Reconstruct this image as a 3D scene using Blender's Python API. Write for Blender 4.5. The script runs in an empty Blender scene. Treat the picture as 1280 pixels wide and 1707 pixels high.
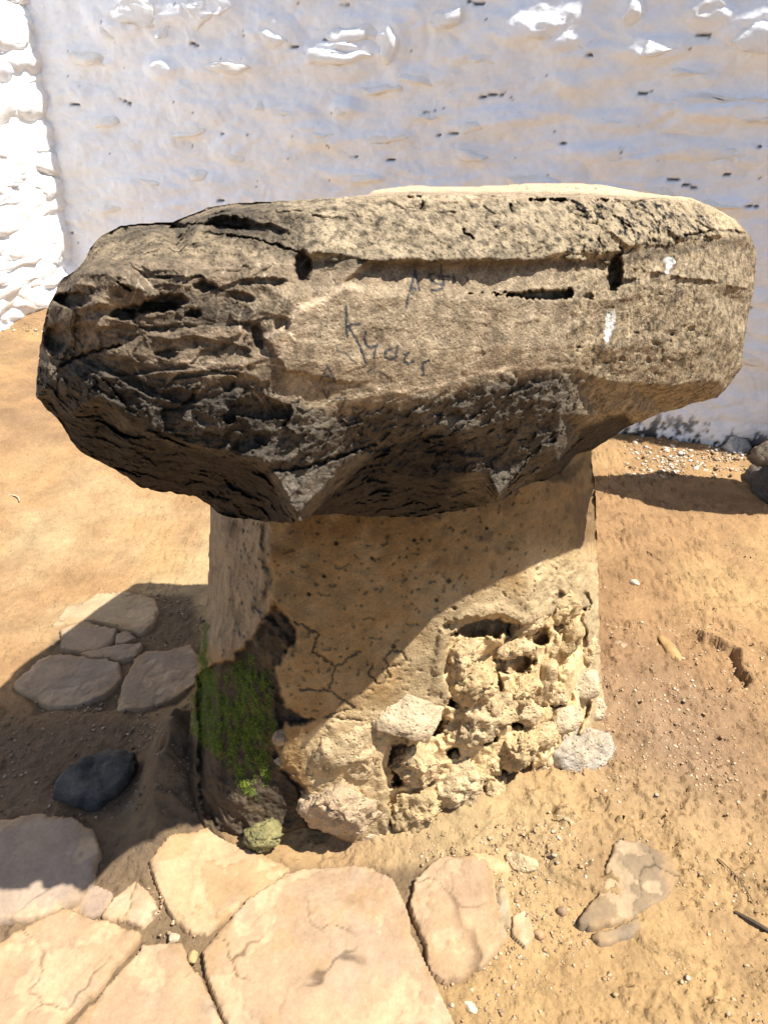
import bpy, math, random
import numpy as np
from mathutils import Vector, Matrix
from mathutils.geometry import delaunay_2d_cdt
random.seed(7); RNG = np.random.default_rng(7)
R = math.radians
# ------------------------------------------------------------------ camera, sky, sun, exposure
PITCH = R(31.0); CAM_H = 1.5; F = 1233.0          # focal length in photograph pixels
scene = bpy.context.scene
cd = bpy.data.cameras.new('camera'); cam = bpy.data.objects.new('camera', cd)
scene.collection.objects.link(cam); scene.camera = cam
cam.location = (0, 0, CAM_H); cam.rotation_euler = (R(90) - PITCH, 0, 0)
cd.sensor_fit = 'VERTICAL'; cd.sensor_height = 36.0; cd.lens = 36.0 * F / 1707.0
cd.clip_start = 0.05; cd.clip_end = 500
SUN_EL = R(62.0); SUN_DIR = np.array([math.cos(R(16.5)), -math.sin(R(16.5))]); SUN_DIR = SUN_DIR / np.linalg.norm(SUN_DIR)
world = bpy.data.worlds.new("World"); scene.world = world; world.use_nodes = True
wn = world.node_tree.nodes; sky = wn.new('ShaderNodeTexSky'); sky.sky_type = 'NISHITA'
sky.sun_disc = False; sky.sun_elevation = SUN_EL; sky.sun_rotation = math.atan2(SUN_DIR[0], SUN_DIR[1])
world.node_tree.links.new(sky.outputs[0], wn['Background'].inputs[0]); wn['Background'].inputs[1].default_value = 0.075
sd = bpy.data.lights.new('sun', 'SUN'); sun = bpy.data.objects.new('sun', sd); scene.collection.objects.link(sun)
sd.energy = 5.0; sd.angle = R(0.5); sd.color = (1.0, 0.95, 0.86)
sv = Vector((SUN_DIR[0]*math.cos(SUN_EL), SUN_DIR[1]*math.cos(SUN_EL), math.sin(SUN_EL)))
sun.rotation_euler = sv.to_track_quat('Z', 'Y').to_euler(); sun.location = (3, -2, 5)
scene.view_settings.view_transform = 'Standard'; scene.view_settings.look = 'None'
scene.view_settings.gamma = 1; scene.view_settings.use_curve_mapping = False
scene.view_settings.exposure = 1.0
C = scene.collection

K = 1.0      # mesh coarseness
# ------------------------------------------------------------------ helpers
cp, sp = math.cos(PITCH), math.sin(PITCH)
def ray(px, py):
    rx = (np.asarray(px, float) - 640) / F; ry = (853.5 - np.asarray(py, float)) / F
    return rx, cp + sp*ry, -sp + cp*ry
def P(px, py, D):
    x, y, z = ray(px, py); D = np.asarray(D, float)
    return np.stack([x*D, y*D, CAM_H + z*D], -1)
def G(px, py, z=0.0):
    x, y, zz = ray(px, py); t = (z - CAM_H) / zz
    return np.stack([x*t, y*t], -1)
def planeD(px, py, a, b):
    """depth of the vertical plane through the ground points a and b"""
    x, y, z = ray(px, py); d = np.subtract(b, a); n = np.array([d[1], -d[0]])
    return (n @ np.array(a)) / (n[0]*x + n[1]*y)

def _h(ix, iy, iz, s):
    h = (ix*374761393 + iy*668265263 + iz*2147483647 + s*1274126177) & 0xffffffff
    h = ((h ^ (h >> 13)) * 1274126177) & 0xffffffff
    h = ((h ^ (h >> 16)) * 2246822519) & 0xffffffff
    return (h ^ (h >> 15)) & 0xffffffff
GRAD = RNG.normal(size=(256, 3)); GRAD /= np.linalg.norm(GRAD, axis=1)[:, None]
PERM = np.concatenate([RNG.permutation(256)]*3).astype(np.int32)
GRAD = GRAD.astype(np.float32)
def perlin(p, s=0):
    """gradient noise from a permutation table, in 2D when the third coordinate is constant"""
    p = np.asarray(p); shp = p.shape[:-1]; p = p.reshape(-1, 3)
    fx, fy, fz = [np.ascontiguousarray(p[:, k], dtype=np.float64) for k in range(3)]
    ix, iy, iz = np.floor(fx), np.floor(fy), np.floor(fz)
    fx = (fx-ix).astype(np.float32); fy = (fy-iy).astype(np.float32); fz = (fz-iz).astype(np.float32)
    ix = (ix.astype(np.int32)+s*7) & 255; iy = (iy.astype(np.int32)+s*13) & 255; iz = (iz.astype(np.int32)+s*29) & 255
    u = fx*fx*fx*(fx*(fx*6-15)+10); v = fy*fy*fy*(fy*(fy*6-15)+10); w = fz*fz*fz*(fz*(fz*6-15)+10)
    flat = len(iz) > 0 and iz[0] == iz[-1] and (fz[0] == fz[-1]) and (fz == fz[0]).all() and (iz == iz[0]).all()
    a0 = PERM[ix]; a1 = PERM[ix+1]; planes = []
    for dz in ((0, 1) if not flat or fz[0] > 0 else (0,)):
        zz = fz-dz; r = []
        for dy in (0, 1):
            yy = fy-dy; c = []
            for dx, a in ((0, a0), (1, a1)):
                g = GRAD[PERM[PERM[a+iy+dy]+iz+dz]]
                c.append(g[:, 0]*(fx-dx)+g[:, 1]*yy+g[:, 2]*zz)
            r.append(c[0]+u*(c[1]-c[0]))
        planes.append(r[0]+v*(r[1]-r[0]))
        if flat: break
    out = planes[0] if len(planes) == 1 else planes[0]+w*(planes[1]-planes[0])
    return (out*1.6).reshape(shp).astype(np.float64)
def fbm(p, o=4, s=0, gain=.5, lac=2.03):
    r = 0; a = 1; t = 0; p = np.asarray(p, float)
    for k in range(o):
        r = r + a*perlin(p*lac**k + 17*k + (.3*k, .7*k, .3), s+k); t += a; a *= gain
    return r/t
def ridged(p, o=4, s=0, gain=.5):
    r = 0; a = 1; t = 0; p = np.asarray(p, float)
    for k in range(o):
        r = r + a*(1-2*np.abs(perlin(p*2.07**k + 9.1*k, s+k))); t += a; a *= gain
    return r/t
def worley(p, s=0):
    """distances to the nearest and second-nearest feature point, and the nearest one's random value"""
    p = np.asarray(p, float); shp = p.shape[:-1]; p = p.reshape(-1, 3); i = np.floor(p).astype(np.int64)
    d1 = np.full(len(p), 9.); d2 = np.full(len(p), 9.); v = np.zeros(len(p))
    for dx in (-1, 0, 1):
        for dy in (-1, 0, 1):
            for dz in (-1, 0, 1):
                c = i + (dx, dy, dz); h = _h(c[:, 0], c[:, 1], c[:, 2], s)
                q = c + np.stack([(h & 1023)/1023., ((h >> 10) & 1023)/1023., ((h >> 20) & 1023)/1023.], -1)
                d = np.sqrt(((p-q)**2).sum(-1)); m = d < d1
                d2 = np.where(m, d1, np.minimum(d2, d)); v = np.where(m, (h & 4095)/4095., v); d1 = np.where(m, d, d1)
    return d1.reshape(shp), d2.reshape(shp), v.reshape(shp)
def chips(p, s=0):
    """broken-rock relief: every cell is a small plane with its own tilt"""
    p = np.asarray(p, float); shp = p.shape[:-1]; p = p.reshape(-1, 3); i = np.floor(p).astype(np.int64)
    d1 = np.full(len(p), 9.); v = np.zeros(len(p))
    for dx in (-1, 0, 1):
        for dy in (-1, 0, 1):
            for dz in (-1, 0, 1):
                c = i + (dx, dy, dz); h = PERM[PERM[PERM[(c[:, 0]+s*3) & 255]+((c[:, 1]+s) & 255)]+((c[:, 2]) & 255)]
                o = GRAD[h]*.45+.5; q = p-c-o; d = (q**2).sum(-1); m = d < d1
                g = GRAD[(h*7+s+11) & 255]; val = (q*g).sum(-1)+.35*(h/255.-.5)
                v = np.where(m, val, v); d1 = np.where(m, d, d1)
    return v.reshape(shp)
def sstep(a, b, x):
    t = np.clip((x-a)/(b-a), 0, 1); return t*t*(3-2*t)
def mix(a, b, t): return a + (b-a)*t
def mixc(a, b, t): return a*(1-t[..., None]) + np.asarray(b, float)*t[..., None]
def sdist(px, py, poly):
    """signed distance to a polygon, positive inside"""
    poly = np.asarray(poly, float); d = np.full(np.shape(px), 1e9); ins = np.zeros(np.shape(px), bool)
    for k in range(len(poly)):
        a = poly[k]; b = poly[(k+1) % len(poly)]; e = b-a; L = max(e@e, 1e-12)
        t = np.clip(((px-a[0])*e[0] + (py-a[1])*e[1])/L, 0, 1)
        d = np.minimum(d, np.hypot(px-a[0]-t*e[0], py-a[1]-t*e[1]))
        if a[1] != b[1]:
            c = ((a[1] > py) != (b[1] > py)) & (px < (b[0]-a[0])*(py-a[1])/(b[1]-a[1]) + a[0]); ins ^= c
    return np.where(ins, d, -d)
def linedist(px, py, pts):
    d = np.full(np.shape(px), 1e9); pts = np.asarray(pts, float)
    for k in range(len(pts)-1):
        a = pts[k]; e = pts[k+1]-a; L = max(e@e, 1e-12)
        t = np.clip(((px-a[0])*e[0] + (py-a[1])*e[1])/L, 0, 1)
        d = np.minimum(d, np.hypot(px-a[0]-t*e[0], py-a[1]-t*e[1]))
    return d
def tin(px, py, pts):
    """linear interpolation over a Delaunay net of (x, y, value) points"""
    pts = [tuple(p) for p in pts]
    vo, _, fo, ov, _, _ = delaunay_2d_cdt([Vector(p[:2]) for p in pts], [], [], 0, 1e-5)
    val = [np.mean([pts[j][2] for j in o]) if o else 0 for o in ov]
    out = np.full(px.shape, np.nan)
    for f in fo:
        (x1, y1), (x2, y2), (x3, y3) = [vo[k] for k in f]; z = [val[k] for k in f]
        den = (y2-y3)*(x1-x3) + (x3-x2)*(y1-y3)
        if abs(den) < 1e-9: continue
        m = (px >= min(x1, x2, x3)) & (px <= max(x1, x2, x3)) & (py >= min(y1, y2, y3)) & (py <= max(y1, y2, y3))
        X = px[m]; Y = py[m]
        a = ((y2-y3)*(X-x3) + (x3-x2)*(Y-y3))/den; b = ((y3-y1)*(X-x3) + (x1-x3)*(Y-y3))/den; c = 1-a-b
        q = (a > -1e-6) & (b > -1e-6) & (c > -1e-6)
        o = out[m]; o[q] = (a*z[0]+b*z[1]+c*z[2])[q]; out[m] = o
    return out
def smooth2(a, n=1):
    for _ in range(n):
        b = np.pad(a, 1, mode='edge'); a = (b[:-2, 1:-1]+b[2:, 1:-1]+b[1:-1, :-2]+b[1:-1, 2:]+2*a)/6
    return a
def make_mesh(name, V, faces, mat, parent=None, col=None, smooth=True):
    """faces: list of int arrays (n,k)"""
    me = bpy.data.meshes.new(name); V = np.asarray(V, np.float32)
    me.vertices.add(len(V)); me.vertices.foreach_set('co', V.ravel())
    faces = [np.asarray(f, np.int32) for f in faces if len(f)]
    loops = np.concatenate([f.ravel() for f in faces]); tot = np.concatenate([np.full(len(f), f.shape[1], np.int32) for f in faces])
    st = np.concatenate([[0], np.cumsum(tot)[:-1]]).astype(np.int32)
    me.loops.add(len(loops)); me.loops.foreach_set('vertex_index', loops)
    me.polygons.add(len(tot)); me.polygons.foreach_set('loop_start', st); me.polygons.foreach_set('loop_total', tot)
    if smooth: me.polygons.foreach_set('use_smooth', np.ones(len(tot), bool))
    me.update(calc_edges=True)
    if col is not None:
        at = me.color_attributes.new('Col', 'FLOAT_COLOR', 'POINT')
        c = np.ones((len(V), 4), np.float32); c[:, :3] = np.clip(col, 0.003, 1); at.data.foreach_set('color', c.ravel())
    me.materials.append(mat)
    o = bpy.data.objects.new(name, me); C.objects.link(o)
    if parent is not None: o.parent = parent
    return o
def tag(o, label=None, cat=None, group=None, kind=None):
    for k, v in (('label', label), ('category', cat), ('group', group), ('kind', kind)):
        if v: o[k] = v
    return o
def empty(name, loc=(0, 0, 0)):
    o = bpy.data.objects.new(name, None); C.objects.link(o); o.location = loc; o.empty_display_size = .1; return o
def grid_solid(u0, u1, v0, v1, step, inside, front, back):
    """closed solid: a masked (u,v) grid gives a front sheet and a back sheet sharing the rim.
    inside(u,v)->bool ; front/back(u,v)->(positions); returns V, faces, index of front verts, (u,v) of the front verts"""
    u = np.arange(u0, u1+step, step); v = np.arange(v0, v1+step, step); U, Vv = np.meshgrid(u, v)
    ins = inside(U, Vv)
    cell = ins[:-1, :-1] & ins[1:, :-1] & ins[:-1, 1:] & ins[1:, 1:]
    cnt = np.zeros(U.shape, int)
    for a in (0, 1):
        for b in (0, 1):
            cnt[a:a+cell.shape[0], b:b+cell.shape[1]] += cell
    used = cnt > 0; rim = used & (cnt < 4)
    X = U.copy(); Y = Vv.copy()
    for _ in range(4):
        sx = X.copy(); sy = Y.copy(); n = np.ones(U.shape)
        for ax, d in ((0, 1), (0, -1), (1, 1), (1, -1)):
            r = np.roll(rim, d, ax); sx += np.where(r, np.roll(X, d, ax), 0); sy += np.where(r, np.roll(Y, d, ax), 0); n += r
        X = np.where(rim, sx/n, X); Y = np.where(rim, sy/n, Y)
    return X, Y, cell, used, rim
def finish_solid(cell, used, rim, FP, BP, fcol, bcol):
    idF = np.full(used.shape, -1); idF[used] = np.arange(used.sum()); nF = used.sum()
    BP = np.where(rim[..., None], FP, BP); idB = np.full(used.shape, -1); idB[used] = nF + np.arange(nF)
    V = np.concatenate([FP[used], BP[used]]); col = np.concatenate([fcol[used], bcol[used]])
    r, c = np.nonzero(cell)
    f = np.stack([idF[r, c], idF[r+1, c], idF[r+1, c+1], idF[r, c+1]], -1)
    b = np.stack([idB[r, c], idB[r, c+1], idB[r+1, c+1], idB[r+1, c]], -1)
    return V, [f, b], col

# ------------------------------------------------------------------ materials
def earthy(name, scale=40., var=.35, bump=.5, bscale=220., dist=.003, rough=.92, spec=.25, pits=0., tint=(1, 1, 1), stretch=(1, 1, 1)):
    m = bpy.data.materials.new(name); m.use_nodes = True; nt = m.node_tree; N = nt.nodes; L = nt.links
    b = N['Principled BSDF']; b.inputs['Roughness'].default_value = rough; b.inputs['Specular IOR Level'].default_value = spec
    tc = N.new('ShaderNodeTexCoord'); mp = N.new('ShaderNodeMapping'); mp.inputs['Scale'].default_value = stretch
    L.new(tc.outputs['Object'], mp.inputs[0]); V = mp.outputs[0]
    at = N.new('ShaderNodeAttribute'); at.attribute_name = 'Col'
    def noise(s, d=6, r=.6):
        n = N.new('ShaderNodeTexNoise'); n.inputs['Scale'].default_value = s; n.inputs['Detail'].default_value = d
        n.inputs['Roughness'].default_value = r; L.new(V, n.inputs['Vector']); return n.outputs['Fac']
    def rng(x, a, bb, c, d):
        r = N.new('ShaderNodeMapRange'); r.inputs[1].default_value = a; r.inputs[2].default_value = bb
        r.inputs[3].default_value = c; r.inputs[4].default_value = d; L.new(x, r.inputs[0]); return r.outputs[0]
    def math_(op, x, y):
        q = N.new('ShaderNodeMath'); q.operation = op
        for i, w in enumerate((x, y)):
            if isinstance(w, (int, float)): q.inputs[i].default_value = w
            else: L.new(w, q.inputs[i])
        return q.outputs[0]
    n1 = noise(scale, 8, .65); n2 = noise(scale*7, 6, .7)
    f = math_('MULTIPLY', rng(n1, .3, .7, 1-var, 1+var), rng(n2, .3, .7, 1-var*.7, 1+var*.7))
    vm = N.new('ShaderNodeVectorMath'); vm.operation = 'SCALE'; L.new(at.outputs['Color'], vm.inputs[0]); L.new(f, vm.inputs['Scale'])
    vt = N.new('ShaderNodeVectorMath'); vt.operation = 'MULTIPLY'; vt.inputs[1].default_value = tint
    L.new(vm.outputs[0], vt.inputs[0]); L.new(vt.outputs[0], b.inputs['Base Color'])
    hgt = math_('ADD', noise(bscale, 8, .7), math_('MULTIPLY', noise(bscale*.22, 4, .6), 2.0))
    if pits > 0:
        vo = N.new('ShaderNodeTexVoronoi'); vo.inputs['Scale'].default_value = bscale*.6; L.new(V, vo.inputs['Vector'])
        hgt = math_('ADD', hgt, math_('MULTIPLY', rng(vo.outputs['Distance'], 0, .35, 0, 1), pits))
    bm = N.new('ShaderNodeBump'); bm.inputs['Strength'].default_value = bump; bm.inputs['Distance'].default_value = dist
    L.new(hgt, bm.inputs['Height']); L.new(bm.outputs[0], b.inputs['Normal'])
    return m
M_rock = earthy('weathered_sandstone', 50, .5, 1.0, 260, .0035, pits=.45)
M_mud = earthy('mud_plaster', 30, .24, .85, 200, .003, pits=.5)
M_soil = earthy('dry_soil', 9, .2, .9, 110, .005, pits=.6)
M_pave = earthy('paving_sandstone', 14, .17, .6, 150, .0025, pits=.3)
M_white = earthy('whitewash', 8, .05, .5, 45, .006, rough=.85)
M_dark = earthy('dark_basalt', 30, .4, .8, 180, .003, rough=.8)
M_crumb = earthy('crumbly_rubble', 30, .26, 1.0, 140, .006, pits=.8)
M_moss = earthy('moss', 60, .4, .4, 300, .002)
def plain(name, c, rough=.8):
    m = bpy.data.materials.new(name); m.use_nodes = True; nt = m.node_tree; b = nt.nodes['Principled BSDF']
    n = nt.nodes.new('ShaderNodeTexNoise'); n.inputs['Scale'].default_value = 150; n.inputs['Detail'].default_value = 5
    tc = nt.nodes.new('ShaderNodeTexCoord'); nt.links.new(tc.outputs['Object'], n.inputs['Vector'])
    r = nt.nodes.new('ShaderNodeMix'); r.data_type = 'RGBA'; r.inputs[6].default_value = (*[k*.6 for k in c], 1); r.inputs[7].default_value = (*[min(1, k*1.4) for k in c], 1)
    nt.links.new(n.outputs['Fac'], r.inputs[0]); nt.links.new(r.outputs[2], b.inputs['Base Color']); b.inputs['Roughness'].default_value = rough
    return m
M_ink = plain('marker_ink', (.045, .053, .068)); M_paint = plain('white_paint', (.75, .76, .75))

# ------------------------------------------------------------------ ground
PAVE = {
 'A': [(-60, 1400), (0, 1366), (60, 1358), (120, 1362), (156, 1384), (166, 1420), (152, 1470), (120, 1503), (70, 1522), (0, 1532), (-60, 1540)],
 'B': [(120, 1508), (150, 1468), (186, 1481), (170, 1511), (150, 1518)],
 'C': [(177, 1518), (192, 1494), (227, 1472), (246, 1490), (262, 1515), (237, 1541), (206, 1532)],
 'D': [(-80, 1600), (0, 1572), (20, 1556), (62, 1533), (105, 1512), (150, 1524), (230, 1547), (212, 1572), (178, 1622), (130, 1672), (70, 1730), (-80, 1760)],
 'E': [(242, 1570), (298, 1572), (330, 1625), (362, 1690), (390, 1770), (60, 1770), (130, 1698), (188, 1627)],
 'F': [(255, 1440), (290, 1405), (345, 1388), (385, 1408), (430, 1420), (482, 1438), (452, 1468), (400, 1508), (345, 1547), (308, 1545), (286, 1520), (264, 1480)],
 'G': [(476, 1447), (540, 1430), (612, 1438), (652, 1465), (672, 1505), (688, 1560), (712, 1612), (738, 1662), (790, 1770), (410, 1770), (376, 1690), (347, 1622), (342, 1582), (362, 1552), (412, 1502)],
 'H': [(684, 1505), (696, 1460), (730, 1434), (775, 1432), (805, 1445), (822, 1475), (828, 1505), (840, 1562), (812, 1598), (785, 1618), (742, 1634), (722, 1620), (705, 1560)],
 'I': [(88, 1041), (114, 1010), (163, 989), (211, 987), (257, 1001), (263, 1018), (252, 1044), (232, 1056), (200, 1046), (154, 1035), (122, 1037)],
 'J': [(103, 1050), (134, 1039), (163, 1043), (192, 1050), (189, 1067), (171, 1081), (134, 1087), (103, 1082)],
 'K': [(197, 1058), (211, 1053), (226, 1063), (211, 1072), (194, 1074)],
 'L': [(138, 1092), (179, 1081), (234, 1074), (227, 1090), (203, 1099), (150, 1098)],
 'M': [(24, 1142), (61, 1105), (98, 1090), (134, 1096), (200, 1105), (200, 1128), (173, 1158), (120, 1174), (81, 1174), (45, 1156)],
 'N': [(226, 1101), (246, 1088), (319, 1079), (334, 1099), (335, 1128), (301, 1162), (244, 1178), (193, 1178), (205, 1144)],
 'Q': [(1030, 1410), (1065, 1409), (1118, 1440), (1130, 1468), (1108, 1503), (1062, 1522), (992, 1552), (968, 1545), (980, 1520), (997, 1495), (1012, 1445)],
 'S': [(990, 1563), (1030, 1543), (1062, 1535), (1068, 1550), (1030, 1562), (1000, 1572)],
 'T': [(823, 1478), (838, 1480), (850, 1512), (848, 1548), (836, 1550), (826, 1510)],
 'U': [(855, 1532), (878, 1528), (888, 1556), (874, 1572), (856, 1556)],
 'V': [(782, 1428), (812, 1432), (845, 1447), (842, 1462), (818, 1460)],
}
RISE = .40
def near_noise(x, y): return np.stack([x, y, np.zeros_like(x)], -1)
def gz(x, y, fine=True):
    """height of the soil"""
    x = np.asarray(x, float); y = np.asarray(y, float); p = near_noise(x, y)
    z = .018*fbm(p*1.3, 3, 11)
    z = z + RISE*np.clip((y-2.0)/2.1, 0, 1.3)**1.2*np.clip((.7-x)/2.3, 0, 1.1)
    r = np.hypot((x-.05)/.75, (y-1.45)/.6)             # dirt heaped against the pillar foot
    z = z + .030*sstep(.0, .22, x)*sstep(1.25, .78, r)*(.6+.5*fbm(p*9, 3, 5))
    q = G(np.array([300., 345., 900.]), np.array([1290., 1400., 1345.]), 0)
    z = z + .15*np.exp(-(((x-q[0, 0])/.07)**2 + ((y-q[0, 1])/.17)**2)) * (1+.5*fbm(p*18, 3, 6))
    z = z - .012*sstep(.5, .0, y-.6)*sstep(.5, .1, x)
    c = G(555., 1415.); z = z - .032*np.exp(-((x-c[0])**2/.012+(y-c[1])**2/.008)) - .014*np.exp(-((x-c[0])**2/.06+(y-c[1])**2/.02))
    if fine:
        z = z + .0045*fbm(p*22, 5, 12, .62)
        # broken crust: little edges where the dry surface has flaked away
        w = np.abs(fbm(near_noise(x, y*1.5)*4.5+3, 5, 14, .6)); m = sstep(.0, .35, fbm(p*1.9+7, 3, 15))
        z = z - .012*sstep(.04, .0, w)*m*sstep(.1, .3, x)
        crust = fbm(near_noise(x+.3*y, y*1.4)*7, 6, 19, .68); z = z + .010*sstep(-.015, .015, crust-.12)*sstep(.1, .5, x) + .003*sstep(-.01, .01, crust+.15)
        z = z + .0030*fbm(p*48, 4, 24, .75) + .007*sstep(.18, .35, fbm(p*26, 3, 25, .6))*sstep(-.1, .3, fbm(p*2.3+5, 3, 26))
        c = G(1185., 1100.); d = np.hypot((x-c[0])/.10, (y-c[1])/.13) + .35*fbm(p*14, 4, 21)
        z = z - .034*sstep(1.0, .9, d)*(1-.7*sstep(.0, .7, d)*0) + .012*fbm(p*60, 3, 22)*sstep(1.05, .8, d)
        for (a, b, rx_, ry_) in ((1180., 1665., .13, .05), (1265., 1500., .05, .04), (30., 600., .7, .2)):
            c = G(a, b); d = np.hypot((x-c[0])/rx_, (y-c[1])/ry_) + .4*fbm(p*12, 3, 31)
            z = z + .010*(ridged(p*(38 if a > 100 else 12), 3, 23)-.2)*sstep(1.2, .7, d)
        c = G(919., 1362.); z = z - .03*np.exp(-((x-c[0])**2+(y-c[1])**2)/.00006)
    return z
FRONT = [(-70, 1370), (130, 1350), (250, 1400), (330, 1385), (480, 1432), (640, 1430), (800, 1430), (842, 1560), (790, 1625), (735, 1640), (800, 1790), (-90, 1790)]
BACK = [(40, 1110), (110, 1040), (180, 990), (330, 990), (345, 1080), (340, 1130), (300, 1180), (60, 1190), (20, 1150)]
def ground():
    def axis(lo, hi, fine_lo, fine_hi, d, g):
        a = list(np.arange(fine_lo, fine_hi, d)); s = d
        while a[-1] < hi: s *= g; a.append(a[-1]+s)
        s = d; b = [fine_lo]
        while b[-1] > lo: s *= g; b.append(b[-1]-s)
        return np.array(b[::-1][:-1] + a)
    xs = axis(-60, 60, -1.0, 1.15, .0046*K, 1.04)
    ys = [.3]; 
    while ys[-1] < 80:
        y = ys[-1]; ys.append(y + (.0040*K*(max(y, .9)/.9)**1.3 if y < 6 else .0040*K*(y/.9)**1.25*(1+(y-6)*.2)))
    ys = np.array(list(np.linspace(-40, .28, 40)) + ys)
    X, Y = np.meshgrid(xs, ys); z = gz(X, Y); p = near_noise(X, Y)
    far = np.hypot(X, Y-2) > 9; z[far] = 0
    base = np.array([.275, .165, .078]); c = np.broadcast_to(base, X.shape+(3,)).copy()
    c = mixc(c, (.35, .23, .105), sstep(-.25, .35, fbm(p*1.1+4, 3, 41))*.8)            # pale trodden sand
    c = mixc(c, (.215, .125, .06), sstep(.0, .45, fbm(p*.8+9, 4, 42))*.75*(X > .3))      # redder clay to the right
    c = mixc(c, (.35, .255, .14), sstep(-.15, -.6, X)*sstep(1.6, 2.0, Y)*sstep(3.2, 2.6, Y)*sstep(-.5, .2, fbm(p*2.2, 4, 49))*.8)
    q = G(1120., 1230.); c = mixc(c, (.21, .138, .085), np.exp(-((X-q[0])/.28)**2-((Y-q[1])/.3)**2)*.8)
    q = G(760., 1400.); c = mixc(c, (.35, .255, .135), np.exp(-((X-q[0])/.3)**2-((Y-q[1])/.16)**2)*.9)
    c = mixc(c, (.20, .12, .065), sstep(.05, .5, fbm(p*3.3+2, 4, 43))*.35)
    c = mixc(c, (.20, .125, .07), sstep(.0, .5, fbm(p*(3, 9, 1)+1, 5, 44, .6)+.25)*.7*sstep(2.7, 3.0, Y)*sstep(-.6, -1.1, X))
    q = G(130., 1300.); c = mixc(c, (.085, .065, .048), sstep(1.4, .7, np.hypot((X-q[0])/.46, (Y-q[1])/.22))*.7)  # earth painted darker where the slab's shade falls
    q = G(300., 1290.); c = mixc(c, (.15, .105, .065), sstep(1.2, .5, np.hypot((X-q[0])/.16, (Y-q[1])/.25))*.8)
    # joints between the paving stones: packed darker dirt, a little lower
    for hull in (FRONT, BACK):
        hp = G(*np.array(hull, float).T, 0.); m = (X > -1.6) & (X < .6) & (Y > .3) & (Y < 2.4); sd_ = np.full(X.shape, -1.); sd_[m] = sdist(X[m], Y[m], hp)
        w = sstep(-.01, .03, sd_+.02*fbm(p*12, 3, 46)); c = mixc(c, (.13, .09, .055), w*.85); z = z-.008*w
    dry = ridged(p*5.5, 5, 47, .6); c = mixc(c, (.20, .11, .06), sstep(.82, .95, dry)*.5*sstep(0, .3, fbm(p*1.7, 3, 48))*(X > .2))
    c = c*(1+.12*fbm(p*30, 4, 45))[..., None]
    nr, nc = X.shape; idx = np.arange(nr*nc).reshape(nr, nc)
    f = np.stack([idx[:-1, :-1], idx[:-1, 1:], idx[1:, 1:], idx[1:, :-1]], -1).reshape(-1, 4)
    V = np.stack([X, Y, z], -1).reshape(-1, 3)
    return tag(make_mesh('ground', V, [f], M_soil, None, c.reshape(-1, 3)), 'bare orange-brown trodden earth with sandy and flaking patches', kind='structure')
GROUND = ground()

def paving(key, top=.012, tone=(.32, .215, .132), relief=.0030, label=None, step=.0042*K, name='paving_stone', mat=None, crack=True):
    poly = G(*np.array(PAVE[key], float).T, .01); s = sum(map(ord, key))*7
    lo = poly.min(0)-.02; hi = poly.max(0)+.02
    jit = lambda u, v: (u+.010*fbm(near_noise(u, v)*12, 3, s, .4), v+.010*fbm(near_noise(u, v)*12+5, 3, s+3, .4))
    X, Y, cell, used, rim = grid_solid(lo[0], hi[0], lo[1], hi[1], step, lambda u, v: sdist(*jit(u, v), poly) > -.009, None, None)
    d = np.maximum(sdist(*jit(X, Y), poly)+.009, 0); d[rim] = 0
    p = near_noise(X, Y); zt = smooth2(gz(X, Y, False), 3)
    cx, cy = poly.mean(0); tx, ty = np.random.default_rng(s).uniform(-.02, .02, 2)
    e = .002 + .004*(.5+fbm(p*20, 2, s+1))
    h = top*(1-np.clip(1-d/e, 0, 1)**2) + tx*(X-cx) + ty*(Y-cy)
    h += relief*fbm(p*11, 5, s+2, .6) + .0012*fbm(p*60, 4, s+9, .7)
    h -= .008*sstep(.022, .0, d)*sstep(.05, .3, fbm(p*22, 4, s+11, .6)) - .0016*chips(np.stack([X*16, Y*16, h*0+.5], -1), s)
    # shallow flakes: terraces where thin layers came off
    fl = fbm(p*5+s, 5, s+4, .6); h -= .0018*sstep(.12, .13, fl) + .0022*sstep(.30, .31, fl)
    if crack:
        w1, w2, _ = worley(np.stack([X*4+.22*fbm(p*9, 3, s), Y*4+.22*fbm(p*9+3, 3, s), np.full_like(X, s*.37)], -1), s)
        ck = sstep(.022, .0, w2-w1)*sstep(.0, .25, fbm(p*4, 2, s+7)); h -= .0035*ck
    else: ck = np.zeros_like(h)
    FP = np.stack([X, Y, zt+h], -1); FP[rim, 2] = zt[rim]-.012
    BP = np.stack([X, Y, zt-.03], -1)
    col = np.broadcast_to(np.array(tone), X.shape+(3,)).copy()
    col = mixc(col, np.array(tone)*(1.12, 1.1, 1.02), sstep(-.2, .3, fbm(p*5, 4, s+5))*.8)
    col = mixc(col, np.array((.30, .23, .16)), sstep(.18, .4, fbm(p*7+2, 5, s+6, .6))*sstep(.05, .0, d)*.8)
    col = mixc(col, np.array((.31, .20, .10)), sstep(.0, .3, fbm(p*6+11, 5, s+13, .65)+.45*sstep(.035, .0, d)-.12)*.6)
    col = mixc(col, np.array((.33, .25, .18)), sstep(.15, .45, fbm(p*3.2+7, 6, s+12, .65))*.45); col = mixc(col, np.array((.50, .36, .22)), sstep(.12, .13, fl)*.35)
    col = col*(1-.6*ck)[..., None]; col = mixc(col, np.array(tone)*.55, sstep(.006, .0, d)*.6)
    V, fs, cc = finish_solid(cell, used, rim, FP, BP, col, col)
    o = make_mesh(name, V, fs, mat or M_pave, GROUND, cc)
    if label: o['label'] = label
    return o
paving('A', .018, (.30, .225, .17), label='rounded pinkish paving stone in the shade at the left edge')
paving('B', .004, (.30, .22, .16)); paving('C', .012, (.38, .26, .17))
paving('D', .014); paving('E', .013, (.32, .215, .132)); paving('F', .012, (.32, .21, .118))
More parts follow.
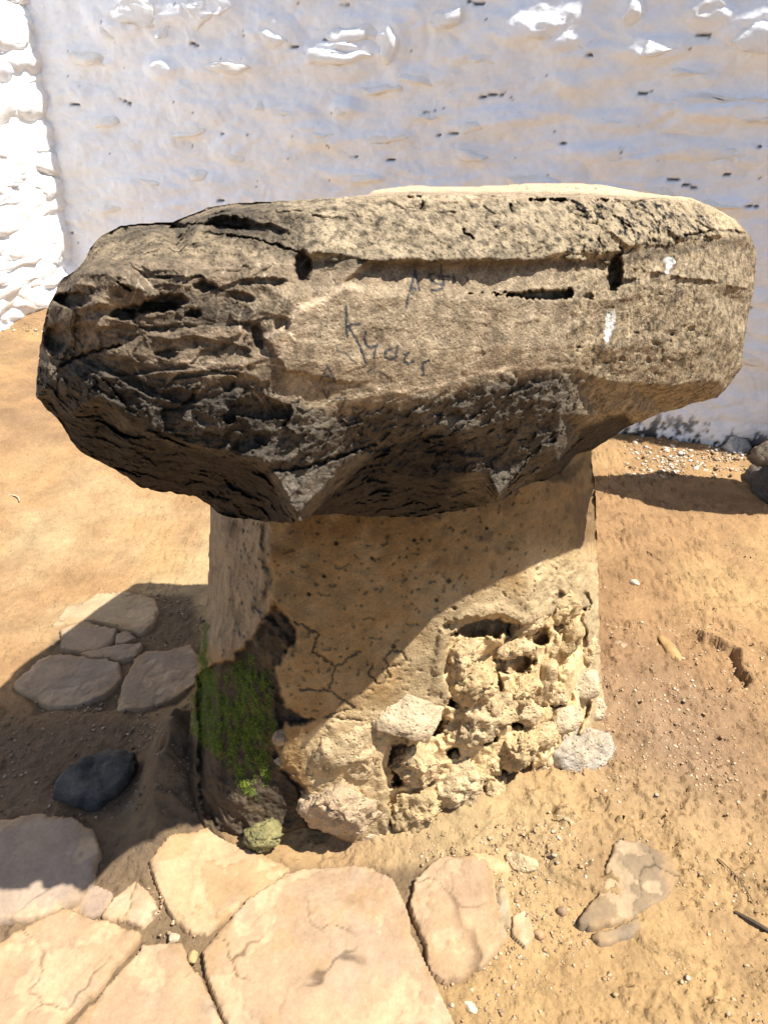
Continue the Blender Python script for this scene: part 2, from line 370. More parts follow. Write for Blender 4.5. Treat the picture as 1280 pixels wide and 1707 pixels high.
paving('G', .014, (.325, .222, .14), label='largest paving stone, wide and pinkish, in front of the pillar'); paving('H', .015, (.32, .215, .132))
for k in 'I': paving(k, .012, (.36, .265, .16))
for k in 'JKLMN': paving(k, .012, (.27, .20, .14))  # darker tone puts the slab's shade into these back stones
paving('Q', .018, (.20, .145, .09), label='grey-brown flat stone sunk in the earth')
paving('S', .014, (.20, .15, .10)); paving('T', .012, (.30, .25, .18)); paving('U', .012, (.45, .33, .20)); paving('V', .012, (.55, .38, .22))

# ------------------------------------------------------------------ lumps (stones)
import bmesh
_ico = {}
def ico(n):
    if n not in _ico:
        b = bmesh.new(); bmesh.ops.create_icosphere(b, subdivisions=n, radius=1); b.verts.ensure_lookup_table()
        _ico[n] = (np.array([v.co[:] for v in b.verts]), np.array([[v.index for v in f.verts] for f in b.faces])); b.free()
    return _ico[n]
def rock_shape(rad, seed, lvl=3, facets=9, rough=.08, crumble=0.0, boxy=0.0):
    V, Fc = ico(lvl); r = np.random.default_rng(seed); rad = np.array(rad, float); v = V.copy()
    if boxy: v = np.sign(v)*np.abs(v)**(1-boxy*.6); v /= np.maximum(np.linalg.norm(v, axis=1), 1)[:, None]**.3
    for _ in range(facets):
        n = r.normal(size=3); n /= np.linalg.norm(n); h = r.uniform(.55, .88)
        d = v@n - h; v = v - np.where(d > 0, d, 0)[:, None]*n*.92
    v = v*rad; m = rad.mean(); nn = V/np.linalg.norm(V/rad, axis=1)[:, None]; nn /= np.linalg.norm(nn, axis=1)[:, None]
    v = v + nn*(m*rough*(fbm(v/m*1.7+seed, 5, seed % 97, .6)))[:, None]
    if crumble:
        v = v + nn*(m*crumble*(.75*chips(v/m*2.4+seed, seed % 40)+.4*chips(v/m*6+seed, 7+seed % 40)+.5*fbm(v/m*5+seed, 3, seed % 83, .7)))[:, None]
    return v, Fc
def rot_xyz(a): return np.array(Matrix.Rotation(a[2], 3, 'Z') @ Matrix.Rotation(a[1], 3, 'Y') @ Matrix.Rotation(a[0], 3, 'X'))
def stone(name, loc, rad, rot, seed, mat, tone, parent=None, lvl=3, facets=9, rough=.12, crumble=0., boxy=0., tone2=None):
    v, Fc = rock_shape(rad, seed, lvl, facets, rough, crumble, boxy); w = v@rot_xyz(rot).T
    t = sstep(-.3, .3, fbm(v/np.mean(rad)*1.5+seed, 4, seed % 71)); col = mixc(np.broadcast_to(np.array(tone, float), v.shape).copy(), np.array(tone2 if tone2 is not None else np.array(tone)*.78), t)
    o = make_mesh(name, w, [Fc], mat, parent, col); o.location = loc; return o

# ------------------------------------------------------------------ pillar
PST = 1.9*K; SST = 1.8*K
PIL_A = G(470., 1430.); PIL_B = G(985., 1312.)
PIL_OUT = [(352, 780, .55), (350, 870, .52), (347, 950, .50), (343, 1030, .47), (334, 1060, .45), (328, 1120, .42), (318, 1180, .40), (312, 1240, .36), (305, 1300, .30), (318, 1350, .22), (345, 1395, .14),
  (400, 1416, .06), (450, 1428, .02), (500, 1434, .03), (560, 1436, .03), (615, 1434, .0), (655, 1425, -.02), (700, 1420, -.02), (760, 1405, -.01), (820, 1390, .0), (880, 1370, .02), (940, 1350, .05), (1000, 1330, .12), (1022, 1280, .22),
  (1016, 1220, .28), (1008, 1170, .30), (1003, 1130, .32), (999, 1060, .34), (998, 980, .36), (996, 900, .40), (994, 820, .42), (986, 760, .44), (984, 690, .46), (660, 680, .40)]
PIL_CTRL = [(380, 800, .34), (455, 800, .14), (600, 800, .10), (750, 800, .10), (880, 800, .13), (950, 800, .22),
  (380, 900, .30), (450, 900, .11), (600, 900, .08), (750, 900, .075), (880, 900, .10), (955, 900, .20),
  (378, 1000, .27), (455, 1000, .09), (600, 1000, .06), (750, 1000, .05), (880, 1000, .075), (955, 1010, .19),
  (370, 1080, .25), (430, 1090, .13), (485, 1080, .06), (600, 1100, .04), (720, 1100, .035), (850, 1100, .06), (950, 1100, .16),
  (360, 1180, .21), (420, 1180, .12), (475, 1190, .055), (560, 1200, .02), (700, 1200, .02), (850, 1200, .03), (960, 1200, .12),
  (355, 1280, .16), (420, 1290, .09), (480, 1300, .05), (560, 1300, .01), (700, 1300, .01), (820, 1300, .02), (920, 1290, .05),
  (380, 1370, .08), (450, 1380, .045), (520, 1390, .03), (600, 1400, .01), (720, 1380, .0), (820, 1350, .01)]
CAV = [(745, 1062), (790, 1030), (830, 1022), (880, 1040), (935, 1010), (975, 1010), (985, 1090), (985, 1180), (965, 1230), (930, 1290), (860, 1325), (780, 1345), (740, 1370), (690, 1385), (655, 1395), (645, 1340), (640, 1290), (632, 1260), (650, 1235), (690, 1240), (705, 1195), (745, 1175), (735, 1110)]
HOLES = [(714, 1206, 24, 15), (756, 1334, 30, 15), (700, 1392, 34, 10), (800, 1228, 22, 10), (862, 1205, 11, 10), (870, 1274, 13, 16), (808, 1322, 12, 13), (856, 1106, 27, 14), (800, 1046, 50, 13), (936, 1022, 13, 26), (976, 1004, 7, 14), (664, 1262, 13, 34), (756, 1256, 10, 8), (824, 1140, 10, 14), (900, 1060, 12, 14), (892, 1168, 16, 10), (760, 1172, 16, 7), (655, 1390, 8, 20), (925, 1170, 10, 7), (835, 1290, 9, 8), (905, 1215, 10, 8)]
LEFTGROOVE = [(442, 880), (438, 930), (452, 975), (430, 1010), (470, 1050), (492, 1075), (462, 1120), (466, 1180), (475, 1215), (462, 1255), (490, 1300), (520, 1345), (500, 1420)]
def pil_off(px, py):
    n = np.stack([px/60, py/60, np.zeros_like(px)], -1); jx = 7*fbm(n, 3, 3); jy = 7*fbm(n+9, 3, 4)
    pts = PIL_OUT + PIL_CTRL
    o = tin(px+jx, py+jy, pts); o2 = tin(px, py, pts); o = np.where(np.isnan(o), o2, o); return np.where(np.isnan(o), .3, o)
def pil_D(px, py, detail=True):
    off = smooth2(pil_off(px, py), 6) if np.ndim(px) == 2 else pil_off(px, py)
    D = planeD(px, py, PIL_A, PIL_B) + off + .10*np.clip((1430-py)/600, 0, 1)
    return D
def build_pillar():
    root = empty('stone_pillar', (*((PIL_A+PIL_B)/2+np.array([0, .3])), 0))
    tag(root, 'squat tan pillar of rubble under crumbling mud plaster, mossy on its left, carrying the boulder', 'pillar')
    outl = np.array([p[:2] for p in PIL_OUT], float)
    jit = lambda u, v: (u+3*fbm(np.stack([u/22, v/22, np.zeros_like(u)], -1), 3, 51), v+3*fbm(np.stack([u/22, v/22, np.ones_like(u)*4], -1), 3, 52))
    X, Y, cell, used, rim = grid_solid(290, 1035, 675, 1445, PST, lambda u, v: sdist(*jit(u, v), outl) > 0, None, None)
    d = np.maximum(sdist(X, Y, outl), 0); d[rim] = 0
    D = pil_D(X, Y); W = P(X, Y, D)
    q = np.stack([X/100, Y/100, np.zeros_like(X)], -1)
    # smooth plaster with shallow undulation and trowel roughness
    cav = sdist(X+9*fbm(q*4, 4, 61), Y+9*fbm(q*4+7, 4, 62), CAV); cm = sstep(0, 7, cav)
    streak = sstep(458, 440, X+10*fbm(q*3, 2, 63))*sstep(1110, 1060, Y+25*fbm(q*5, 3, 64))
    D = D + .014*fbm(W*6, 3, 65) + .006*fbm(W*(12, 12, 16), 3, 54) + .003*fbm(W*40, 4, 66, .6)
    D = D - .011*streak*ridged(W*(34, 34, 5)+fbm(W*8, 2, 60)[..., None]*.8, 4, 67)          # fluted plaster of the left face
    up = sstep(860, 900, X)*sstep(880, 960, Y)
    D = D + up*(.013*fbm(W*20, 6, 68, .7)+.006*chips(W*38, 4)) + .006*sstep(1180, 1260, Y)*fbm(W*30, 4, 70, .7)
    # plaster rim flaking round the cavity
    cw = fbm(W*14, 3, 59)[..., None]*.6
    rm = (.060*chips(W*(12, 12, 14)+cw, 20)+.018*chips(W*(34, 34, 34)+cw, 21)+.005*chips(W*90, 22)+.012*fbm(W*30, 5, 69, .62)); rm = .6*smooth2(rm, 3)+.004*fbm(W*70, 3, 57, .7)
    hole = np.zeros_like(X)
    for (a, b, rx_, ry_) in HOLES: hole = np.maximum(hole, sstep(1.15, .8, np.hypot((X-a)/(rx_*1.2), (Y-b)/(ry_*1.25))+.5*fbm(q*7, 4, 58, .6)))
    D = D + cm*(.030 + rm + .075*hole) + (1-cm)*0.03*hole - .010*sstep(-22, -6, cav)*(cm < .5)
    mm = moss_mask(X, Y, q); D = D - mm*(.004+.008*fbm(W*45, 4, 55, .6))
    cor = W*17
    g = linedist(X+10*fbm(q*5, 3, 71), Y+10*fbm(q*5+4, 3, 72), LEFTGROOVE)
    D = D + .014*sstep(9, 1, g)
    # lower plaster sheet edge: plaster stands 1.5 cm proud of the dark hollow at the left
    HOL = [(455, 1005), (495, 1040), (497, 1070), (462, 1115), (478, 1175), (530, 1200), (500, 1215), (478, 1205), (462, 1240), (470, 1275), (510, 1310), (515, 1350), (560, 1395), (610, 1418), (610, 1440), (400, 1440), (330, 1350), (325, 1120), (385, 1095), (420, 1055)]
    hol = sdist(X+8*fbm(q*6, 4, 73), Y+8*fbm(q*6+2, 4, 74), HOL); hm = sstep(0, 8, hol)
    D = D + hm*(.034 + .022*fbm(W*16, 5, 75, .7))
    # overhang void at the foot, below the big stones
    vd = sdist(X, Y, [(455, 1395), (500, 1380), (540, 1388), (600, 1415), (640, 1425), (640, 1450), (450, 1450)]); D = D + .10*sstep(-4, 8, vd)
    CR = [[(455, 1000), (475, 1030), (530, 1055), (520, 1085), (560, 1110), (548, 1150), (590, 1180), (540, 1195), (600, 1200)], [(560, 1110), (600, 1085)], [(500, 1150), (548, 1150)],
          [(640, 1098), (650, 1085), (668, 1086), (676, 1098), (668, 1110), (650, 1110), (640, 1098)], [(620, 1108), (612, 1122), (630, 1140), (648, 1128), (645, 1112)]]
    ck = np.zeros_like(X)
    for c in CR: ck = np.maximum(ck, sstep(2.6, .4, linedist(X+5*fbm(q*12, 3, 76), Y+5*fbm(q*12+3, 3, 77), c)))
    D = D + .006*ck
    for (a, b, r_) in ((747, 967, 5), (757, 1014, 4), (655, 1077, 5), (727, 1000, 3), (560, 905, 4), (620, 930, 3), (515, 990, 3), (980, 860, 6), (690, 900, 3), (810, 880, 3), (540, 960, 3)):
        D = D + .012*sstep(r_+1, r_*.4, np.hypot(X-a, Y-b))
    pit = fbm(W*70, 2, 78); D = D + .004*sstep(.33, .42, pit)*(1-hm)
    FP = P(X, Y, D)
    # back: straight through to the far faces
    x, y, z = ray(X, Y); inv = 1e-9
    t_bot = np.where(z < -.05, (-.08-CAM_H)/z, 9)
    nr_ = np.array([.5, -.86]); Yb = 1.85
    t_back = Yb/y
    t = np.minimum(t_bot, t_back)
    xr, xl = .62, -.42
    t = np.where(x*t > xr, xr/np.maximum(x, .01), t); t = np.where(x*t < xl, xl/np.minimum(x, -.01), t)
    Db = D + np.maximum(t-D, .03)*np.sqrt(np.clip(d/90, 0, 1))
    BP = P(X, Y, Db+.02*fbm(P(X, Y, Db)*5, 3, 79)*sstep(0, 40, d))
    # base colour
    col = np.broadcast_to(np.array([.26, .165, .072]), X.shape+(3,)).copy()
    col = mixc(col, (.15, .083, .03), sstep(990, 870, Y+50*fbm(q*1.5, 4, 81))*sstep(820, 600, X)*.85)  # slab's shade put into the upper left plaster as darker brown
    col = mixc(col, (.31, .22, .115), sstep(-.1, .4, fbm(q*1.3+3, 4, 82))*.5)
    col = mixc(col, (.25, .195, .13), streak*.9); col = mixc(col, (.10, .075, .05), streak*sstep(.0, .5, fbm(W*(45, 45, 5), 4, 83))*.8)
    col = mixc(col, (.52, .395, .22), up*.85); col = mixc(col, (.56, .41, .22), cm); col = mixc(col, (.12, .085, .05), hole*.5)  # up: sunlight on the right side painted into the plaster as cream
    col = mixc(col, (.47, .335, .17), cm*sstep(-.1, .4, fbm(W*15, 4, 84)))
    col = mixc(col, (.33, .25, .145), sstep(-95, -10, cav+40*fbm(q*2.5, 4, 56))*(1-cm)*.8)
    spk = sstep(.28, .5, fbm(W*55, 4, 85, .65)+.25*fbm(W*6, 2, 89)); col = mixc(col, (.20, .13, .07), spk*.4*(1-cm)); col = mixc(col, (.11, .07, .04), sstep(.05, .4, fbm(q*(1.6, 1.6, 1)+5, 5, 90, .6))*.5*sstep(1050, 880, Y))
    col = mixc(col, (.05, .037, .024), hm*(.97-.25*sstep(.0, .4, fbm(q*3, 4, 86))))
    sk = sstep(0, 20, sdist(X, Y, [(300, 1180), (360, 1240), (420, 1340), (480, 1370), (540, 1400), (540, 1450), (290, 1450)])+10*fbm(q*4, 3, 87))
    col = mixc(col, (.085, .06, .038), sk*.9); D = D + .012*sk*chips(W*20, 23) + .006*sk*fbm(W*30, 4, 24); FP = P(X, Y, D); lit_ = sstep(-5, 10, sdist(X, Y, [(500, 1230), (560, 1190), (640, 1180), (650, 1260), (640, 1400), (560, 1400), (520, 1330)])+8*fbm(q*5, 3, 88)); col = mixc(col, (.50, .37, .205), lit_*.85)  # dark mud skirt; sunlit low front painted cream
    moss = moss_mask(X, Y, q); col = mixc(col, (.05, .075, .014), moss*.95)
    col = mixc(col, (.10, .07, .04), ck*.6)
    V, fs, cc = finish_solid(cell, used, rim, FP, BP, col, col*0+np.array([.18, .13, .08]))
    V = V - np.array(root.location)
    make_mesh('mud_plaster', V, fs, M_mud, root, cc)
    return root, (X, Y, D, used)
MOSS = [(337, 1022), (348, 1038), (352, 1090), (372, 1125), (400, 1092), (438, 1085), (452, 1120), (456, 1180), (466, 1230), (472, 1280), (440, 1322), (410, 1330), (388, 1305), (370, 1268), (345, 1250), (322, 1232), (322, 1150), (330, 1080)]
def moss_mask(X, Y, q):
    s = sdist(X+12*fbm(q*6, 4, 91), Y+12*fbm(q*6+3, 4, 92), MOSS)
    return sstep(-6, 14, s)*sstep(-.12, .22, fbm(q*(7, 3, 1), 4, 93, .6)+.30*sstep(375, 335, X)+.10*sstep(1250, 1150, Y))
PILLAR, PG = build_pillar()
PL = np.array(PILLAR.location)
def pil_at(px, py, inset=0.0):
    X, Y, D, used = PG; c = int(round((px-X[0, 0])/PST)); r = int(round((py-Y[0, 0])/PST)); c = min(max(c, 0), X.shape[1]-1); r = min(max(r, 0), X.shape[0]-1)
    return D[r, c]+inset
def pil_flat(px, py):  return float(planeD(px, py, PIL_A, PIL_B) + .10*(1430-py)/600 + pil_off(np.array([[float(px)]]), np.array([[float(py)]]))[0, 0])
TAN = (.60, .46, .265); CRM = (.58, .45, .29)
def rubble(px, py, rx_, ry_, depth=.5, rot=0., seed=1, inset=.0, crumble=.28, tone=TAN, lvl=4, facets=6, rough=.14, label=None, name='rubble_stone', mat=None, tone2=None):
    D = pil_flat(px, py)+inset; k = D/F; loc = P(px, py, D)-PL
    rz = depth*(rx_+ry_)/2
    # local x = across, y = into the pillar, z = up
    o = stone(name, loc, (rx_*k*1.08, rz*k, ry_*k*1.15), (0, rot, R(13)), seed, mat or M_crumb, tone, PILLAR, lvl, facets, rough, crumble, 0, tone2)
    if label: o['label'] = label
    return o
rubble(674, 1192, 70, 48, .8, R(14), 11, .012, .06, CRM, 5, 14, .12, 'long pale smooth stone set in the plaster', mat=M_crumb)
rubble(590, 1250, 70, 58, .5, R(-38), 12, .022, .10, (.52, .39, .225), 5, 12, .12, 'large pale boulder low in the pillar face')
rubble(572, 1340, 68, 54, .75, R(20), 13, .012, .17, (.52, .38, .24), 5, 10, .2, 'knobbly pinkish boulder at the pillar foot')
rubble(628, 1385, 32, 40, .6, R(-30), 14, .035, .0, CRM, 4, 9, .06, 'small smooth pale wedge stone at the pillar foot')
for i, (a, b, c, d_, rt) in enumerate([(690, 1268, 46, 42, 0), (684, 1340, 44, 46, 10), (755, 1298, 50, 46, 0), (766, 1098, 38, 38, 0), (792, 1135, 44, 36, 20), (790, 1195, 56, 42, -20), (833, 1180, 34, 40, 0),
      (862, 1150, 38, 26, 0), (874, 1185, 30, 26, 0), (858, 1078, 34, 18, -10), (866, 1246, 40, 30, -15), (905, 1278, 24, 26, 0), (826, 1318, 22, 26, 0), (860, 1318, 26, 22, 0), (818, 1275, 18, 24, 0),
      (905, 1140, 20, 40, 10), (945, 1060, 26, 46, 8), (925, 1160, 22, 24, 0), (900, 1225, 26, 24, 0), (705, 1375, 34, 14, 0), (975, 1090, 18, 40, 5), (880, 1040, 34, 18, -15), (935, 1015, 30, 26, 20)]):
    rubble(a, b, c*1.05, d_*1.05, .8, R(rt), 100+i, .036+.02*(i % 3 == 2), .24, [(.58, .425, .235), (.54, .39, .205), (.60, .45, .26)][i % 3], 5 if c > 35 else 4, 11, .16)
rubble(965, 1256, 58, 52, .8, R(18), 131, -.01, .07, (.44, .36, .26), 5, 9, .1, 'pointed grey-tan stone jutting from the right foot of the pillar', tone2=(.36, .31, .25))
rubble(968, 1142, 40, 24, .8, R(-6), 32, .03, .04, CRM, 4, 6, .1); rubble(940, 1200, 36, 22, .7, R(-10), 33, .02, .05, CRM, 4, 7, .1)
rubble(985, 1185, 24, 26, .8, 0, 36, .05, .1, CRM, 4, 7, .1)
rubble(474, 1229, 19, 14, .8, 0, 34, .03, .1, (.40, .29, .19), 4); rubble(470, 1268, 15, 11, .8, R(20), 35, .035, .1, (.42, .33, .24), 4)
rubble(440, 1390, 30, 24, .9, 0, 37, .02, .3, (.26, .23, .10), 4, label='mossy yellow-green stone at the pillar foot')
rubble(742, 1335, 22, 16, .7, 0, 38, .05, .3, (.40, .28, .15), 4)
# moss tufts
def moss_tufts():
    X, Y, D, used = PG; q = np.stack([X/100, Y/100, np.zeros_like(X)], -1); m = moss_mask(X, Y, q)*used
    r, c = np.nonzero(m > .35); k = RNG.random(len(r)) < .55; r = r[k]; c = c[k]
    pts = P(X[r, c]+RNG.normal(0, 2.2, len(r)), Y[r, c]+RNG.normal(0, 2.2, len(r)), D[r, c]-.0015)-PL
    n = len(pts)*9; pts = np.repeat(pts, 9, 0)+RNG.normal(0, .0022, (n, 3)); s = RNG.uniform(.0006, .0019, n)[:, None]
    dirn = np.array([-.25, -.75, -.35])+RNG.normal(0, .55, (n, 3)); dirn /= np.linalg.norm(dirn, axis=1)[:, None]
    side = np.cross(dirn, RNG.normal(size=(n, 3))); side /= np.linalg.norm(side, axis=1)[:, None]
    V = np.stack([pts-side*s*.45, pts+side*s*.45, pts+dirn*s*2.0], 1).reshape(-1, 3); f = np.arange(n*3).reshape(n, 3)
    t = RNG.random(n)[:, None]; c_ = (1-t)*np.array([.07, .10, .014])+t*np.array([.27, .33, .035])
    o = make_mesh('moss_patch', V, [f], M_moss, PILLAR, np.repeat(c_, 3, 0), False); o['kind'] = 'stuff'
moss_tufts()

# ------------------------------------------------------------------ boulder slab on top
SA = (-.37, .66); SB = (.61, 1.17)
SL_OUT = [(60, 662, .16), (62, 610, .15), (70, 560, .14), (75, 520, .14), (90, 490, .14), (103, 462, .15), (125, 450, .16), (138, 438, .17), (150, 412, .19), (168, 392, .21), (200, 376, .24), (240, 371, .26), (285, 370, .24), (330, 352, .28),
  (345, 345, .27), (390, 338, .24), (470, 334, .2), (540, 330, .15), (612, 324, .12), (622, 316, .12), (680, 309, .12), (760, 310, .12), (830, 309, .12), (880, 305, .12), (950, 304, .13), (1010, 308, .15), (1060, 318, .17), (1110, 325, .18), (1150, 328, .2),
  (1190, 345, .23), (1225, 365, .24), (1243, 382, .25), (1252, 395, .24), (1262, 425, .24), (1258, 470, .24), (1250, 510, .24), (1245, 545, .24), (1240, 580, .25), (1238, 612, .26), (1225, 628, .26), (1210, 650, .26), (1195, 664, .26), (1160, 672, .27),
  (1130, 682, .27), (1105, 690, .28), (1075, 700, .29), (1045, 712, .32), (1010, 738, .34), (985, 752, .36), (960, 760, .34), (935, 790, .25), (915, 800, .25), (885, 806, .25), (840, 832, .14), (826, 840, .12), (780, 850, .28), (700, 862, .38), (620, 862, .36), (560, 858, .30),
  (516, 862, .12), (500, 869, -.015), (485, 874, .06), (430, 868, .30), (400, 865, .34), (365, 858, .38), (350, 845, .38), (325, 828, .38), (280, 822, .36), (235, 815, .34), (210, 795, .32), (180, 778, .30), (150, 765, .29), (130, 750, .27), (115, 730, .25), (100, 705, .22), (85, 690, .20)]
SL_CTRL = [ # top rim of the front and upper band
  (170, 410, .15), (250, 390, .15), (340, 372, .13), (390, 352, .13), (470, 346, .11), (540, 345, .10), (620, 336, .10), (700, 330, .10), (800, 330, .10), (900, 332, .10), (1000, 336, .12), (1060, 336, .14), (1150, 345, .18), (1200, 368, .2),
  (140, 455, .08), (220, 440, .06), (300, 430, .055), (400, 420, .05), (480, 415, .045),
  (520, 420, .015), (620, 428, .01), (740, 432, .005), (850, 428, .005), (960, 418, .02), (1050, 408, .05), (1130, 392, .09), (1200, 388, .14), (1235, 392, .19),
  (540, 380, .05), (700, 375, .045), (850, 375, .045), (1000, 375, .07), (1100, 365, .11),
  # middle band
  (200, 460, .03), (300, 455, .025), (400, 452, .02), (500, 450, .025), (520, 436, .035), (620, 444, .03), (740, 447, .025), (850, 442, .025), (960, 432, .035), (1050, 420, .06), (1130, 404, .10), (1210, 400, .15),
  (110, 500, .09), (160, 520, .05), (300, 520, .015), (440, 520, .005), (480, 500, .0), (560, 480, .0), (700, 500, .0), (850, 500, .0), (950, 500, .01), (1060, 490, .05), (1180, 480, .10), (1225, 470, .15),
  (90, 580, .10), (180, 590, .03), (300, 600, .0), (440, 605, -.01), (560, 600, -.015), (700, 590, -.015), (850, 580, -.01), (945, 575, .0), (1060, 580, .05), (1170, 580, .10), (1215, 570, .16),
  (80, 640, .125), (170, 660, .055), (300, 670, .02), (430, 680, -.005), (560, 670, -.01), (700, 652, -.012), (840, 618, -.005), (935, 612, .0), (1050, 640, .07), (1150, 640, .12), (1200, 630, .18),
  # ridge over the undercut
  (120, 690, .105), (230, 712, .05), (320, 738, .018), (430, 765, -.008), (452, 787, -.008), (520, 765, .0), (620, 742, .02), (690, 720, .015), (760, 720, .015), (850, 700, .02), (935, 690, .015), (1000, 690, .12), (1060, 690, .16),
  (560, 785, .02), (530, 825, -.005), (560, 832, .12), (498, 856, -.03), (480, 830, -.025), (462, 830, .09), (440, 840, .21), (605, 760, .03), (610, 785, .09), (400, 800, .20), (380, 830, .26), (300, 770, .17), (300, 800, .27), (220, 760, .19), (160, 730, .19),
  (640, 775, .075), (700, 770, .09), (640, 825, .17), (700, 800, .11), (740, 820, .15), (760, 740, .05), (762, 790, .07), (810, 790, .06), (832, 826, .025), (860, 790, .035), (880, 760, .04), (930, 750, .05), (900, 790, .14), (950, 740, .14), (965, 725, .20), (1000, 720, .27)]
def slab_off(px, py):
    n = np.stack([px/70, py/70, np.zeros_like(px)], -1); jx = 9*fbm(n, 4, 103, .6); jy = 6*fbm(n+9, 4, 104, .6)
    o = tin(px+jx, py+jy, SL_OUT+SL_CTRL); o2 = tin(px, py, SL_OUT+SL_CTRL); o = np.where(np.isnan(o), o2, o); return np.where(np.isnan(o), .3, o)
UND = [[(58, 664), (120, 697), (230, 724), (320, 750), (430, 777), (452, 792), (474, 845), (492, 874), (430, 885), (340, 860), (200, 810), (90, 720)],
  [(622, 752), (700, 727), (765, 727), (785, 780), (745, 830), (820, 845), (760, 865), (520, 875), (512, 862), (560, 815)], [(945, 750), (968, 712), (1040, 686), (1062, 712), (985, 762), (935, 810), (870, 815), (905, 780)]]
FACETS = [[(450, 790), (625, 748), (560, 815), (502, 868)], [(748, 800), (810, 782), (850, 790), (835, 836), (800, 832)]]
def ell(X, Y, cx, cy, rx_, ry_, a=0., soft=.5):
    ca, sa = math.cos(a), math.sin(a); dx = X-cx; dy = Y-cy
    return sstep(1.15, 1.15-soft, np.hypot((dx*ca+dy*sa)/rx_, (-dx*sa+dy*ca)/ry_))
z1 = lambda L: [(430+a/3.2, 420+b/3.2) for a, b in L]
z2 = lambda L: [(900+a/3.37, 300+b/3.37) for a, b in L]
MARKS = [
 ([z1([(835, 105), (830, 130), (815, 190), (800, 240), (790, 290)]), z1([(838, 100), (848, 150), (862, 205)]), z1([(815, 190), (840, 200)]),
   z1([(935, 118), (912, 122), (910, 145), (945, 165), (975, 175), (985, 190), (950, 205), (925, 205)]), z1([(975, 70), (978, 120), (992, 180)]), z1([(960, 130), (1015, 132)]), z1([(1040, 120), (1048, 160)]), z1([(1115, 140), (1125, 165)])], 3.6, (.03, .036, .046), 0.9),
 ([z1([(468, 292), (472, 340), (470, 400), (476, 455)]), z1([(545, 385), (500, 385), (478, 395)]), z1([(478, 395), (510, 440), (550, 520), (575, 590)]),
   z1([(575, 425), (568, 460), (575, 495), (600, 510), (632, 500)]), z1([(635, 492), (625, 520), (620, 565)]), z1([(708, 520), (680, 530), (675, 560), (705, 575), (735, 560)]), z1([(745, 500), (738, 540), (730, 575)]),
   z1([(803, 540), (785, 555), (778, 585), (805, 598), (830, 580)]), z1([(912, 580), (880, 590), (875, 620), (885, 645), (875, 658)])], 3.8, (.03, .036, .046), 0.95),
 ([z1([(445, 490), (420, 500), (425, 530), (470, 540)]), z1([(470, 540), (500, 575), (530, 600)]), z1([(590, 640), (605, 620), (625, 650), (640, 630), (665, 655), (695, 660), (690, 690)])], 2.8, (.03, .036, .046), 0.6),
 ([z1([(370, 605), (350, 660), (330, 690)]), z1([(370, 605), (390, 650), (410, 690)]), z1([(345, 660), (395, 662)]), z1([(350, 740), (370, 785), (378, 745)]), z1([(395, 800), (425, 780), (470, 780), (450, 820), (435, 850)]), z1([(530, 835), (505, 830), (512, 865)])], 3.4, (.03, .036, .046), 0.8),
 ([z2([(385, 745), (378, 800), (370, 850), (375, 905)]), z2([(415, 740), (410, 790), (395, 830), (390, 870)]), z2([(400, 790), (385, 830)]), z2([(370, 860), (410, 830)])], 5.5, (.60, .60, .58), 0.97),
 ([z2([(700, 455), (725, 440), (750, 460)]), z2([(722, 440), (718, 480), (712, 515)]), z2([(735, 445), (732, 485)])], 5.0, (.72, .73, .72), 0.9),
 ([z2([(440, 740), (495, 735)]), z2([(495, 735), (500, 810), (495, 880)]), z2([(430, 810), (500, 805)]), z2([(430, 885), (515, 870)]), z2([(520, 870), (515, 720)])], 1.8, (.56, .45, .30), 0.6),
]
